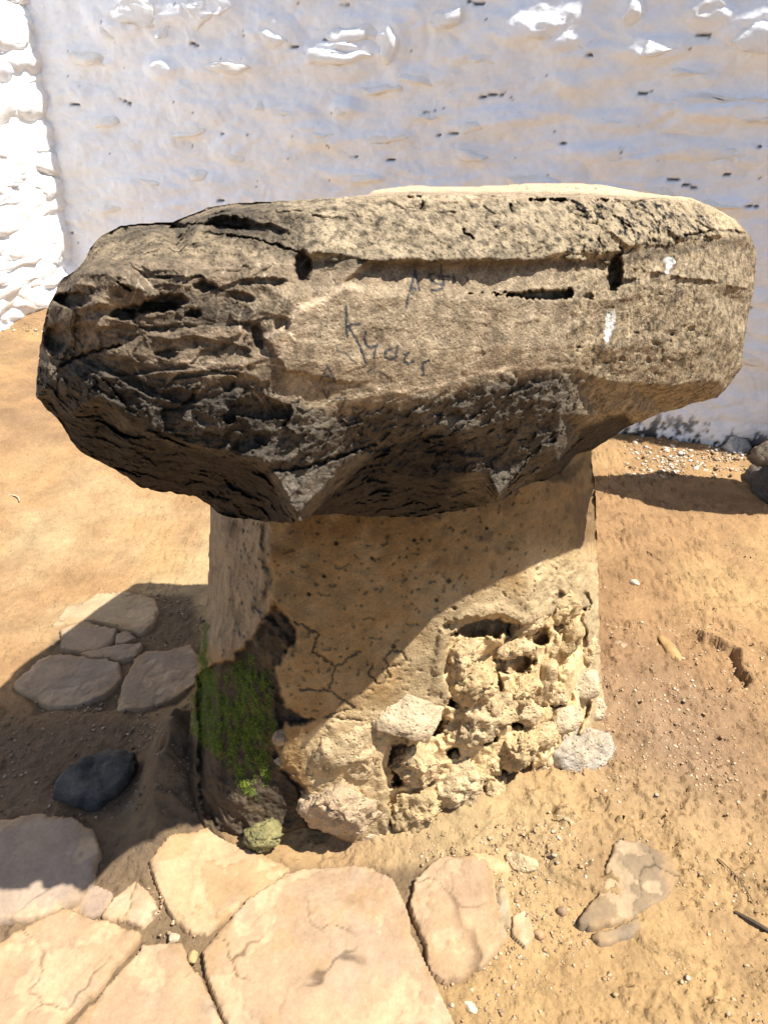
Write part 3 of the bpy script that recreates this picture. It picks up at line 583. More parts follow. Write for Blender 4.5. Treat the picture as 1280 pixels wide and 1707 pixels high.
def build_slab():
    outl = np.array([p[:2] for p in SL_OUT], float)
    jit = lambda u, v: (u+3.5*fbm(np.stack([u/24, v/24, np.zeros_like(u)], -1), 4, 151, .6), v+3.5*fbm(np.stack([u/24, v/24, np.ones_like(u)*4], -1), 4, 152, .6)*sstep(345, 480, v))
    X, Y, cell, used, rim = grid_solid(45, 1275, 295, 885, SST, lambda u, v: sdist(*jit(u, v), outl) > 0, None, None)
    d = np.maximum(sdist(X, Y, outl), 0); d[rim] = 0
    off = smooth2(slab_off(X, Y), 2)
    yr = np.interp(X, [560, 615, 700, 800, 900, 1000, 1100, 1160, 1230], [332, 328, 325, 325, 328, 330, 335, 340, 372])+1.5*perlin(np.stack([X/30, X*0, X*0], -1), 3)
    yo = np.interp(X, [560, 612, 622, 680, 760, 830, 880, 950, 1010, 1060, 1110, 1150, 1190, 1225], [327, 324, 316, 309, 310, 309, 305, 304, 308, 318, 325, 328, 345, 365])
    tt = np.clip((yr-Y)/np.maximum(yr-yo, 3), 0, 1.2); off = off + tt**1.15*np.interp(X, [575, 640, 1020, 1100, 1220], [0, .55, .6, .25, 0]); D0 = planeD(X, Y, SA, SB); D = D0+off
    W = P(X, Y, D0+np.minimum(off, .5)); q = np.stack([X/100, Y/100, np.zeros_like(X)], -1)
    top = sstep(.22, .34, off)*(Y < 345)
    band = sstep(440, 425, Y-8*fbm(q*3, 3, 105)-np.interp(X, [1000, 1250], [0, -45]))
    ridgeY = np.interp(X, [60, 170, 300, 430, 560, 700, 840, 935, 1060, 1260], [600, 620, 640, 650, 690, 660, 625, 615, 640, 700])
    low = sstep(-12, 25, Y-ridgeY+12*fbm(q*3+5, 4, 106))*sstep(1010, 930, X+12*fbm(q*4, 3, 109))
    left = sstep(500, 400, X+20*fbm(q*2, 3, 107)); right = sstep(930, 960, X+10*fbm(q*4, 3, 108))
    mid = (1-band)*(1-low)*(1-left)*(1-right)
    rough = .22+.6*band+1.3*low+.75*left+.55*right
    und = np.zeros_like(X)
    for pl in UND: und = np.maximum(und, sstep(-4, 6, sdist(X+7*fbm(q*4, 4, 141), Y+7*fbm(q*4+2, 4, 142), pl)))
    fac = np.zeros_like(X)
    for pl in FACETS: fac = np.maximum(fac, sstep(-4, 6, sdist(X+5*fbm(q*4, 4, 141), Y+5*fbm(q*4+2, 4, 142), pl)))
    smo = np.maximum(und*.85, fac*.7); rough = rough*(1-.6*smo)
    st = W*(1, 1, 1.7); sh = W*(1, 1, 3.2)
    D = D + .009*(1-top)*(1-.6*fac)*(1-.5*mid)*fbm(sh*5, 4, 110, .55) + .0045*rough*fbm(st*30, 5, 111, .6)*(1-top)
    # broken facets: coarse on the lower edge and underside, flat layers on the left
    wob = fbm(st*18, 3, 113)[..., None]*.5
    D = D + (1-top)*(1-.5*fac)*(.020*chips(W*(13, 13, 14)+wob, 3)+.007*chips(W*(38, 38, 40)+wob, 5)+.004*chips(W*85, 6))*np.clip(low+.35*und, 0, 1.0) + .007*fac*chips(W*(30, 30, 40), 13)
    D = D + (1-top)*left*(1-low)*(.011*chips(W*(9, 9, 22)+wob*.4, 8)+.004*chips(W*(28, 28, 40)+wob, 9))
    D = D + (1-top)*(.004*chips(W*(20, 20, 34)+wob, 10)*(band+right*.8)+.0016*chips(W*(14, 14, 40)+wob, 12)*mid)
    lay = fbm(W*(2.2, 2.2, 15)+.12*fbm(W*9, 3, 1)[..., None]+2, 4, 115, .5); D = D + .009*left*(1-low)*(sstep(-.02, .02, lay-.12)+sstep(-.02, .02, lay+.2))*(1-top)+.003*(band+right*.5)*sstep(-.02, .02, lay-.05)*(1-top)
    gr = fbm(W*120, 3, 127, .7); D = D + (.0016*band+.0002+.0012*right+.0008*left+.0004*low)*sstep(.05, .3, gr)*(1-top)*(1-smo)
    H = lambda *a, dep=.02: dep*ell(X+5*fbm(q*9, 3, 116), Y+5*fbm(q*9+3, 3, 117), *a)
    D = D + H(120, 499, 30, 13, 0, dep=.05) + H(272, 506, 40, 15, -.15, dep=.035) + H(206, 524, 24, 9, 0, dep=.03) + H(322, 523, 15, 7, 0, dep=.02) + H(250, 512, 50, 8, -.1, dep=.02)
    D = D + H(380, 374, 46, 13, 0, dep=.035) + H(440, 385, 40, 12, .1, dep=.015) + H(505, 444, 14, 26, 0, dep=.035) + H(340, 477, 20, 8, 0, dep=.015) + H(405, 495, 22, 8, .2, dep=.012) + H(95, 565, 22, 24, .6, dep=.03) + H(430, 560, 10, 22, -.2, dep=.018) + H(470, 540, 14, 12, 0, dep=.012)
    D = D + H(300, 378, 16, 4, 0, dep=.015) + H(280, 590, 18, 8, dep=.012) + H(440, 470, 40, 7, 0, dep=.012) + H(520, 392, 5, 40, 0, dep=.0)
    D = D + H(300, 660, 34, 12, .1, dep=.014) + H(415, 740, 36, 16, -.4, dep=.025) + H(150, 600, 60, 9, .5, dep=.01) + H(230, 640, 40, 10, .5, dep=.012) + H(170, 645, 50, 10, .6, dep=.012) + H(380, 640, 14, 14, 0, dep=.01)
    jag = 12*np.sign(perlin(np.stack([X/9, X*0, X*0], -1), 118))*np.abs(perlin(np.stack([X/9, X*0, X*0], -1), 119))
    D = D + .04*sstep(9, 4, np.abs(Y-491-jag*.5-5*fbm(q*(6, .5, 1), 3, 147))+np.interp(X, [780, 840, 880, 952, 958], [9, 6.5, 1, -1.5, 12])+3*fbm(q*8, 2, 148))*(X > 780)*(X < 960)
    D = D + H(1024, 455, 13, 32, .12, dep=.05) + H(1005, 440, 30, 12, 0, dep=.012) + H(1035, 474, 26, 5, -.3, dep=.012) + H(980, 494, 9, 5, dep=.012)
    for (a, b, r_) in ((1118, 556, 6), (1090, 572, 8), (1115, 570, 5), (1100, 490, 4), (1060, 555, 4), (964, 579, 5), (1150, 548, 8), (1175, 560, 6), (1035, 600, 6), (1080, 600, 7), (1010, 606, 6), (1120, 600, 6), (1040, 382, 5), (990, 372, 4), (1090, 400, 4)): D = D + H(a, b, r_*(.9+.5*((a*7+b) % 5)/5), r_*.55, .3*((a+b) % 3-1), .9, dep=.008)
    for (a, b, r_) in ((900, 333, 9), (930, 333, 16), (1003, 334, 10), (884, 333, 5), (1065, 336, 8), (690, 328, 12)): D = D + H(a, b, r_, 3, dep=.03)
    # crack lines
    CR = [[(350, 388), (430, 400), (500, 420)], [(445, 786), (510, 778), (570, 760), (625, 740)], [(770, 383), (790, 398)], [(285, 378), (345, 372), (400, 380)], [(195, 470), (220, 485)], [(705, 335), (700, 350)], [(850, 340), (852, 352)], [(100, 610), (150, 588), (200, 575)], [(1140, 392), (1190, 385), (1240, 388)]]
    ck = np.zeros_like(X)
    for k, c in enumerate(CR): ck = np.maximum(ck, sstep(4 if k in (1, 7, 8) else 2.6, .5, linedist(X+5*fbm(q*10, 3, 121), Y+5*fbm(q*10+3, 3, 122), c)))
    D = D + .012*ck*(1-top)
    ys = 436-.5*np.interp(X, [1000, 1250], [0, -90])+7*fbm(q*(2.5, .6, 1), 4, 143, .6); D = D - .011*sstep(11, 0, np.abs(Y-ys))*sstep(525, 560, X)*(X < 1245)*(Y < ys)*sstep(-.35, .1, fbm(q*(3, .5, 1)+4, 3, 144))
    D = D - .009*sstep(-3, 3, sdist(X+5*fbm(q*7, 3, 145), Y+5*fbm(q*7+2, 3, 146), [(440, 565), (472, 545), (500, 512), (542, 496), (578, 473), (605, 482), (640, 520), (700, 600), (600, 640), (480, 620)]))*sstep(640, 520, X)
    tk = sstep(.10, .25, fbm(np.stack([X/34, Y/3.2, X*0], -1), 4, 125))*sstep(620, 660, X)*sstep(1060, 1000, X); D = D + .02*top*fbm(np.stack([X/40, Y/4, X*0], -1), 4, 126)+.05*top*tk
    x, y, z = ray(X, Y)
    t = np.where(z < -.05, (SLB_Z-CAM_H)/z, 9); t = np.minimum(t, SLB_BACK/y)
    for (nx, ny, c) in SLB_SIDES: t = np.where(nx*x+ny*y > .02, np.minimum(t, c/np.maximum(nx*x+ny*y, .02)), t)
    cap_ = np.where(Y < 350, np.maximum(t-.06, D0+.2), 9); D = np.minimum(D, cap_); D = np.where(rim, np.minimum(D0+off, cap_), D)
    FP = P(X, Y, D)
    Db = D + np.maximum(t-D, .02)*np.sqrt(np.clip(d/80, 0, 1))
    ext_ = np.interp(X, [575, 640, 1020, 1100, 1220], [0, .55, .6, .25, 0])*sstep(0, 10, Y-yo)*(X > 575)*(X < 1220); Db = np.where(rim, D, np.maximum(Db, np.minimum(D0+.12+ext_*1.15, np.maximum(t, D+.02))))
    BP = P(X, Y, Db + .03*fbm(P(X, Y, Db)*4, 3, 126)*sstep(0, 60, d))
    # colour: weathered crust, with shade painted into the low edge and underside
    col = np.broadcast_to(np.array([.36, .27, .175]), X.shape+(3,)).copy()
    col = mixc(col, (.47, .37, .24), band*.7*(1-left)); col = mixc(col, (.24, .175, .115), left*(1-band)*.75); col = mixc(col, (.33, .25, .155), left*band*.7)
    col = mixc(col, (.44, .34, .21), right*.6)
    col = mixc(col, (.45, .35, .23), mid*sstep(-.3, .3, fbm(q*(.9, 2.5, 1)+1, 4, 131))*.8)
    col = mixc(col, (.20, .145, .095), mid*sstep(495, 440, Y)*.35); 
    col = mixc(col, (.075, .062, .048), low*.85); col = mixc(col, (.17, .14, .105), low*sstep(-.1, .4, fbm(st*14, 4, 132))*.7)  # low edge darkened for shade, paler specks painted as sunlit chips
    col = mixc(col, (.085, .07, .055), left*sstep(-.1, .35, fbm(st*9+3, 5, 133, .6)+.35*sstep(560, 700, Y))*.75)
    spk = fbm(W*75, 4, 137, .7); col = mixc(col, (.13, .10, .068), sstep(.0, .28, spk)*(.7*right+.7*band+.2*mid+.2)*(1-top)*(1-low))
    col = mixc(col, (.11, .085, .06), sstep(-8, 14, sdist(X+14*fbm(q*5, 4, 149), Y+10*fbm(q*5+1, 4, 150), [(345, 372), (430, 358), (515, 352), (512, 440), (480, 432), (400, 405), (350, 395)]))*.6*(1-top))
    col = mixc(col, (.042, .033, .026), und*.93); col = mixc(col, (.17, .14, .105), fac*.8); D_ = 0  # undersides painted near-black for shade, sunlit facets painted paler
    col = mixc(col, (.10, .075, .05), sstep(.25, .5, fbm(st*30+1, 5, 134, .65))*.6*(1-.5*mid))                       # lichen specks
    col = mixc(col, (.13, .10, .07), sstep(14, 0, np.abs(Y-440-.5*np.interp(X, [1000, 1250], [0, -90])+6*fbm(q*6, 3, 135)))*(X > 540)*.6)  # shadow under the ledge painted as a dark line
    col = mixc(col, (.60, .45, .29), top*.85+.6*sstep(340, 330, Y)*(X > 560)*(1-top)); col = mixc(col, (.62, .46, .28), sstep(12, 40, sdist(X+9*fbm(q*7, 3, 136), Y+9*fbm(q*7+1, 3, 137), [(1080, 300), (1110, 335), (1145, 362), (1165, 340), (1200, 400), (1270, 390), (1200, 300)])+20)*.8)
    for c, w, a in (([(440, 560), (470, 545), (500, 512), (540, 498), (575, 475), (600, 480)], 9, .75), ([(500, 515), (540, 520), (520, 545), (480, 560), (470, 590)], 8, .6), ([(610, 640), (680, 655), (720, 645), (790, 622), (850, 613), (930, 612)], 3.5, .8),
              ([(250, 603), (330, 602), (430, 608), (470, 612)], 2.6, .6), ([(540, 645), (600, 640), (650, 652)], 3, .4), ([(460, 440), (500, 438), (360, 446)], 2, .3)):
        col = mixc(col, (.66, .50, .34), sstep(w, w*.3, linedist(X+5*fbm(q*9, 3, 138), Y+5*fbm(q*9+1, 3, 139), c))*a)
    rg = np.random.default_rng(5); sc = np.zeros_like(X)                            # thin scratches
    for _ in range(170):
        a = rg.uniform(200, 1180); b = rg.uniform(450, 690) if a < 900 else rg.uniform(430, 600); L = rg.uniform(8, 45); th = rg.normal(1.45, .35) if rg.random() < .7 else rg.uniform(0, 3.1)
        x0, x1 = int(max(0, (a-60-45)/SST)), int((a+60-45)/SST); y0, y1 = int(max(0, (b-60-295)/SST)), int((b+60-295)/SST)
        s_ = (slice(y0, y1), slice(x0, x1)); k = rg.normal(0, 4)
        e = [(a-L/2*math.cos(th), b-L/2*math.sin(th)), (a+k, b), (a+L/2*math.cos(th), b+L/2*math.sin(th))]
        sc[s_] = np.maximum(sc[s_], sstep(1.9, .6, linedist(X[s_], Y[s_], e))*rg.uniform(.2, .6))
    col = mixc(col, (.62, .50, .36), sc*(1-low*.6)); col = col*(1-.5*ck)[..., None]*(1-.45*sstep(.05, .3, gr)*(1-top)*(1-mid*.7))[..., None]
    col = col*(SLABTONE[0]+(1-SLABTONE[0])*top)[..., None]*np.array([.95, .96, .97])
    for strokes, w, c, a_ in MARKS:                                               # marker ink, paint dabs and scratched letter on the face
        m = np.zeros_like(X); pts = np.concatenate([np.array(s_) for s_ in strokes]); x0, x1 = int((pts[:, 0].min()-55)/SST), int((pts[:, 0].max()-35)/SST); y0, y1 = int((pts[:, 1].min()-305)/SST), int((pts[:, 1].max()-285)/SST)
        s_ = (slice(y0, y1), slice(x0, x1)); xx = X[s_]+.9*fbm(q[s_]*25, 2, 161); yy = Y[s_]+.9*fbm(q[s_]*25+3, 2, 162); r_ = w*(.58+.22*perlin(q[s_]*12, 163))
        for st_ in strokes: m[s_] = np.maximum(m[s_], sstep(r_+.9, r_-.9, linedist(xx, yy, st_)))
        m = m*a_*(1-.45*sstep(.12, .4, fbm(q*30, 3, 164, .7))); col = mixc(col, c, m)
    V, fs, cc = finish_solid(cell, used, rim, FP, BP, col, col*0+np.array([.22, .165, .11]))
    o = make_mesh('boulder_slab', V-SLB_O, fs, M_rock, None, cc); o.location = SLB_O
    tag(o, 'massive flat weathered brown boulder with marker scribbles balanced on the pillar', 'boulder')
    return o, D, X, Y
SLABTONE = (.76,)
SLB_Z = .95; SLB_BACK = 1.85; SLB_SIDES = [(.9, .436, 1.35), (-.9, .436, 1.05)]; SLB_O = np.array([.05, 1.25, .93])
SLAB, SD, SX, SY = build_slab()
def slab_D(px, py):
    c = np.clip(((np.asarray(px)-45)/SST), 0, SD.shape[1]-2); r = np.clip(((np.asarray(py)-295)/SST), 0, SD.shape[0]-2)
    c0 = c.astype(int); r0 = r.astype(int); fc = c-c0; fr = r-r0
    return (SD[r0, c0]*(1-fc)+SD[r0, c0+1]*fc)*(1-fr)+(SD[r0+1, c0]*(1-fc)+SD[r0+1, c0+1]*fc)*fr
# ------------------------------------------------------------------ whitewashed walls
WC = G(136., 492., .41); WR0 = G(1060., 738.); WR1 = G(1240., 752.)
WD = (WR1-WC); WD = WD/np.linalg.norm(WD)
def wall_xyz(s, z, h, o, dirn, nrm): return np.stack([o[0]+dirn[0]*s+nrm[0]*h, o[1]+dirn[1]*s+nrm[1]*h, z], -1)
def wall_uv(px, py, o, dirn):
    """point of the wall plane seen at a pixel: distance along the wall, height"""
    D = planeD(px, py, o, o+dirn); q = P(px, py, D); return float((q[:2]-o)@dirn), float(q[2])
def build_wall(name, o, dirn, nrm, L0, L1, top, step, seed, amp, label, dirt, cracks, stones=()):
    root = empty(name, (o[0], o[1], 0)); tag(root, label, 'wall')
    s = np.arange(L0, L1, step); z = np.arange(-.15, top, step); S, Z = np.meshgrid(s, z); q = np.stack([S, Z*1.0, S*0+seed], -1)
    fbm1 = fbm(q*(7, 9, 1), 3, seed+15)
    h = amp*(1.0*fbm(q*(1.2, 1.6, 1), 3, seed) + .8*fbm(q*(3, 6, 1), 4, seed+1, .55)) + amp*.5*fbm(q*(9, 16, 1), 5, seed+2, .6)
    # coursed stones felt through the limewash
    w1, w2, wv = worley(np.stack([S*4.2+.35*fbm(q*3, 2, seed+4), Z*10+.5*fbm(q*2, 2, seed+5), S*0+.5], -1), seed+3)
    h = h + amp*.9*(wv-.5)*sstep(.02, .3, w2-w1) - amp*.25*sstep(.12, .0, w2-w1)*sstep(-.1, .3, fbm(q*2, 2, seed+6))
    for st_ in stones:
        cs, cz = wall_uv(st_[0], st_[1], o, dirn); r_ = np.hypot((S-cs)/(st_[2]*.75), (Z-cz+.01)/(st_[3]*.8))+.14*fbm1; m_ = r_ < 1.2
        h[m_] = np.maximum(h[m_], (h+st_[4]*.55*sstep(1.15, .45, r_))[m_])
    ck = np.zeros_like(S); crn = fbm(q*30, 4, seed+8, .7); crs = fbm(np.stack([S*9, Z*2, S*0], -1), 4, seed+7, .6)
    rc = np.random.default_rng(seed)
    for (a, b, w) in list(cracks)[::2]+list(cracks)[1::4]+[(rc.uniform(110, 1280), rc.uniform(0, 330), rc.uniform(0, .05)) for _ in range(0 if cracks else 0)]:
        cs, cz = wall_uv(a, b, o, dirn); k = w*.75
        m_ = (np.abs(S-cs) < k*.5+.03) & (np.abs(Z-cz) < .08); s_ = S[m_]-cs; rs = np.random.default_rng(int(a*7+b)); sl = rs.normal(0, .16); tk_ = rs.uniform(.45, 1.15)
        th = .0050*tk_*(1-np.clip(np.abs(s_)/(k*.5+.025), 0, 1)**2)*(.35+1.1*np.clip(.5+crs[m_]*1.6, 0, 1)); dz = np.abs(Z[m_]-cz+sl*s_+.016*crs[m_]+.003*crn[m_])
        th = np.maximum(th, 1e-4); ck[m_] = np.maximum(ck[m_], np.clip((th-dz)/(th*.6), 0, 1)*(th > .0015))
    h = h - .03*ck
    c = np.broadcast_to(np.array([.85, .885, .94]), S.shape+(3,)).copy()
    c = mixc(c, (.82, .80, .76), sstep(.1, .5, fbm(q*(2.2, 5, 1)+3, 4, seed+9))*.55)          # limewash wearing thin over the stone
    c = mixc(c, (.76, .81, .91), sstep(-.05, .4, fbm(q*(1.1, 1.6, 1)+8, 4, seed+10))*.45)        # bluish cast of shade put into the lime
    c = mixc(c, (.78, .75, .70), sstep(.30, .5, fbm(q*(5, 12, 1)+1, 5, seed+11, .6))*.4)
    c = mixc(c, (.07, .06, .05), ck*.8)
    sp_ = sstep(.54, .60, fbm(q*(17, 20, 1), 5, seed+13, .7))*.8; c = mixc(c, (.16, .13, .10), sp_); h = h-.006*sp_
    b = sstep(dirt, .0, Z+.08*fbm(q*4, 3, seed+12)); f = sstep(.12, .0, fbm(q*(26, 20, 1), 4, seed+14, .6)-.28*b+.12)
    c = mixc(c, (.05, .05, .05), sstep(.05, .30, fbm(q*(22, 14, 1), 4, seed+14, .6)+.50*(b-.55))*b); h = h - .012*sstep(.05, .3, fbm(q*(22, 14, 1), 4, seed+14, .6)+.5*(b-.55))*b
    V = wall_xyz(S, Z, h, (0, 0), dirn, nrm).reshape(-1, 3); nr_, nc_ = S.shape; idx = np.arange(nr_*nc_).reshape(nr_, nc_)
    f = np.stack([idx[:-1, :-1], idx[:-1, 1:], idx[1:, 1:], idx[1:, :-1]], -1).reshape(-1, 4)
    # thickness: top and back
    k = len(V); tp = idx[-1]; bk = wall_xyz(s, np.full_like(s, top), np.full_like(s, -.45), (0, 0), dirn, nrm); bb = wall_xyz(s, np.full_like(s, -.15), np.full_like(s, -.45), (0, 0), dirn, nrm)
    V = np.concatenate([V, bk, bb]); n = len(s); a = np.arange(n-1)
    f2 = np.stack([tp[:-1], tp[1:], k+a+1, k+a], -1); f3 = np.stack([k+a, k+a+1, k+n+a+1, k+n+a], -1)
    cc = np.concatenate([c.reshape(-1, 3), np.full((2*n, 3), .7)])
    make_mesh('whitewash', V, [f, f2, f3], M_white, root, cc)
    return root
BN = np.array([WD[1], -WD[0]])                      # back wall faces the camera
WALL_TOP = 2.6
CR1 = [(205, 170, .05), (700, 145, .0), (820, 158, .14), (600, 147, .06), (640, 150, .05), (495, 228, .02), (715, 187, .05), (690, 225, .08), (650, 267, .07), (610, 296, .05), (1075, 152, .02), (1110, 152, .01), (980, 213, .01), (1030, 145, .01), (1218, 294, .05), (1230, 330, .06),
       (1185, 247, .05), (935, 238, .02), (720, 128, .05), (540, 115, .05), (600, 122, .06), (520, 5, .07), (575, 10, .04), (195, 240, .03), (325, 72, .02), (365, 82, .03), (545, 68, .03), (335, 33, .03), (490, 78, .02), (1265, 245, .03), (745, 224, .1), (815, 195, .0),
       (125, 172, .05), (120, 388, .06), (980, 92, .06), (880, 205, .0), (1250, 345, .05), (1150, 310, .05), (1245, 515, .02), (1235, 460, .04), (1120, 300, .04), (372, 222, .01), (370, 335, .02), (420, 260, .01), (585, 262, .03), (1170, 60, .04), (790, 5, .06)]
WS = [(912, 38, .26, .13, .055, 0), (1104, 76, .24, .06, .06, 0), (1258, 56, .25, .14, .06, 0), (955, 76, .15, .08, .03, 0), (566, 92, .34, .10, .05, .05), (590, 50, .28, .09, .035, 0), (655, 68, .09, .18, .035, .25), (272, 112, .14, .06, .045, 0), (572, 175, .09, .06, .035, 0), (530, 222, .26, .07, .035, 0),
      (455, 60, .18, .13, .03, .2), (370, 106, .38, .08, .03, 0), (185, 52, .16, .08, .04, 0), (270, 52, .12, .06, .03, 0), (220, 15, .35, .12, .05, 0), (345, 12, .3, .12, .045, 0), (1062, 15, .11, .13, .05, .2), (1180, 15, .12, .07, .04, -.4), (150, 92, .3, .07, .03, .05),
      (860, 40, .3, .06, .02, -.12), (955, 112, .34, .12, .022, 0), (865, 186, .30, .05, .028, -.15), (1215, 172, .5, .07, .03, .02), (1030, 196, .25, .05, .025, 0), (1230, 252, .4, .06, .028, 0), (700, 124, .22, .05, .022, 0), (635, 146, .22, .04, .022, 0), (640, 228, .25, .05, .02, 0), (770, 255, .25, .06, .02, 0),
      (890, 298, .36, .07, .025, .03), (1085, 312, .32, .06, .03, .05), (310, 215, .24, .05, .018, 0), (395, 255, .18, .05, .018, 0), (600, 292, .26, .04, .018, 0), (715, 187, .2, .035, .018, 0), (1240, 182, .3, .05, .03, 0), (1160, 118, .2, .06, .02, 0), (740, 20, .28, .08, .02, 0), (810, 80, .22, .09, .02, 0),
      (1190, 340, .26, .05, .03, 0), (1250, 590, .2, .07, .03, 0), (480, 182, .2, .05, .02, 0), (245, 300, .2, .05, .015, 0), (170, 200, .2, .05, .015, 0), (1000, 255, .3, .05, .02, 0), (430, 170, .16, .05, .02, 0), (1010, 250, .3, .05, .02, 0), (800, 210, .2, .06, .018, 0), (1120, 240, .2, .06, .02, 0), (190, 345, .2, .05, .015, 0), (330, 290, .2, .05, .015, 0)]
BW = build_wall('whitewashed_wall', WC, WD, BN, -.25, 5.2, WALL_TOP, .0085*K, 300, .022, 'long whitewashed stone wall in shade behind the boulder', .20, CR1, WS)
LD = G(0., 548., .36)-WC; LD = LD/np.linalg.norm(LD); LN = np.array([-LD[1], LD[0]]); LN = LN*np.sign(LN[0])
LW = build_wall('whitewashed_wall', WC, LD, LN, -.2, 4.0, WALL_TOP+.3, .014*K, 340, .05, 'sunlit rough whitewashed wall at the left edge, meeting the long wall', .10, [])
def wall_stone(px, py, w, hgt, prot, wall, o, dirn, nrm, seed, tone=(.80, .78, .73), tilt=0.):
    s, z = wall_uv(px, py, o, dirn); th = math.atan2(dirn[1], dirn[0])
    prot = prot*(.7 if py < 110 else .38); loc = (dirn[0]*s+nrm[0]*(prot-.045), dirn[1]*s+nrm[1]*(prot-.045), z)
    v, Fc = rock_shape((w/2, .06, hgt/2), seed, 4, 9, .22, .05, .7); v = v.copy(); v[:, 2] += .018*fbm(v*(6, 0, 0)+seed, 2, 5)
    v[:, 2] += v[:, 1]*(.35 if nrm is BN else .2)      # undersides slope in, tops stay flat
    w_ = v@rot_xyz((0, tilt, th)).T
    t = sstep(-.2, .3, fbm(v*14+seed, 4, 9)); col = mixc(np.broadcast_to(np.array(tone), v.shape).copy(), (.80, .83, .86), t)
    ob = make_mesh('wall_stone', w_, [Fc], M_white, wall, col); ob.location = loc; return ob
for i, (a, b, w, h_, pr, tl) in enumerate(WS): wall_stone(a, b, w, h_, pr, BW, WC, WD, BN, 500+i, (.82, .79, .74) if h_ < .09 and b > 90 else (.82, .83, .84), tl)
k = 0
for b in range(-10, 520, 30):
    for a in (-10, 22, 55, 85):
        a2 = a+random.uniform(-14, 14); b2 = b+random.uniform(-10, 10); 
        if a2 > 96: continue
        wall_stone(a2, b2, random.uniform(.25, .7), random.uniform(.10, .26), random.uniform(.02, .07), LW, WC, LD, LN, 600+k, (.80, .79, .76), random.uniform(-.2, .2)); k += 1

# ------------------------------------------------------------------ loose stones and grit
def gstone(px, py, rx_, ry_, hgt, seed, mat, tone, label, cat='stone', name='loose_stone', rot=0., lvl=3, facets=8, rough=.12, crumble=0., sink=.35, tone2=None, group=None, zoff=0.):
    g = G(px, py, .01); t = np.hypot(np.hypot(g[0], g[1]), CAM_H); kx = t*math.cos(math.atan(0))/F*1.0
    D = g[1]*cp + CAM_H*sp; kx = D/F; ky = kx*t/CAM_H
    o = stone(name, (g[0], g[1], float(gz(g[0], g[1], False))+hgt*(1-sink)*.5+zoff), (rx_*kx, ry_*ky, hgt), (0, 0, rot), seed, mat, tone, None, lvl, facets, rough, crumble, 0, tone2)
    return tag(o, label, cat, group)
gstone(172, 1300, 82, 38, .055, 41, M_dark, (.035, .036, .036), 'dark grey-black rounded stone with pale scuffs lying in the shade', rot=R(14), lvl=5, facets=14, rough=.14, crumble=.06, sink=.3, tone2=(.075, .072, .066))
gstone(868, 1442, 28, 14, .02, 42, M_crumb, (.58, .43, .25), 'rough tan stone beside the corner of the paving, near the pillar foot', rot=-.3, lvl=4)
gstone(1115, 1080, 13, 22, .012, 43, M_pave, (.36, .23, .10), 'oval flat tan pebble next to the broken crust', rot=.2)
gstone(1128, 1550, 15, 11, .006, 44, M_pave, (.30, .26, .21), 'small grey oval pebble beside the sunken grey stone', rot=.2)
gstone(935, 1521, 9, 7, .012, 45, M_pave, (.30, .2, .12), 'brown chip standing on gritty sand right of the paving')
gstone(1057, 971, 8, 6, .012, 46, M_pave, (.52, .44, .32), 'small pale pebble on the open earth right of the pillar')
gstone(1032, 1078, 18, 8, .010, 47, M_pave, (.34, .24, .15), 'flat tan pebble close to the right side of the pillar')
gstone(290, 1560, 10, 9, .008, 48, M_pave, (.48, .38, .26), 'pale pebble in the joint between three paving stones', zoff=.008)
gstone(323, 1593, 10, 11, .008, 49, M_pave, (.42, .32, .15), 'yellowish pebble wedged in the joint below the pale one', zoff=.008)
gstone(786, 1672, 15, 7, .008, 50, M_pave, (.72, .58, .38), 'elongated pale chip below the right paving stone', rot=-.5)
gstone(896, 1556, 12, 8, .012, 51, M_pave, (.38, .24, .13), 'reddish chip beside the small broken stones')
# stones heaped at the wall foot on the right
for i, (a, b, rx_, ry_, hh, tn, lb) in enumerate([(1262, 735, 30, 16, .09, (.7, .69, .66), 'white-splashed stone at the wall foot, highest of the heap'), (1225, 745, 22, 10, .05, (.6, .58, .54), 'small whitewashed stone left of the heap at the wall foot'), (1285, 775, 28, 22, .09, (.20, .16, .12), 'brown stone in the middle of the heap at the right edge'),
      (1262, 800, 20, 12, .05, (.13, .11, .09), 'small dark stone low in the heap at the right edge'), (1290, 825, 32, 24, .11, (.09, .08, .07), 'dark rough stone, lowest of the heap at the right edge'), (1325, 760, 50, 30, .2, (.3, .26, .2), 'large stone cut by the right edge behind the dark one')]):
    gstone(a, b, rx_, ry_, hh, 60+i, M_crumb, tn, lb, lvl=4, crumble=.12, rough=.18)
def grit(name, n, sampler, smin, smax, tones, label, mat, seed):
    r = np.random.default_rng(seed); V0, F0 = ico(1); xy = sampler(r, n); n = len(xy); s = r.uniform(0, 1, n)**2.5*(smax-smin)+smin
    M = r.normal(0, .22, (n, len(V0), 3))+V0[None]; sc = np.stack([s*r.uniform(.7, 1.4, n), s*r.uniform(.7, 1.4, n), s*r.uniform(.4, .8, n)], -1)
    z = gz(xy[:, 0], xy[:, 1]); V = M*sc[:, None, :]+np.stack([xy[:, 0], xy[:, 1], z+s*.1], -1)[:, None, :]
    Fc = (F0[None]+np.arange(n)[:, None, None]*len(V0)).reshape(-1, 3); tones = np.array(tones); c = tones[r.integers(0, len(tones), n)]*r.uniform(.8, 1.15, n)[:, None]
    o = make_mesh(name, V.reshape(-1, 3), [Fc], mat, None, np.repeat(c, len(V0), 0), False)
    return tag(o, label, 'gravel', kind='stuff')
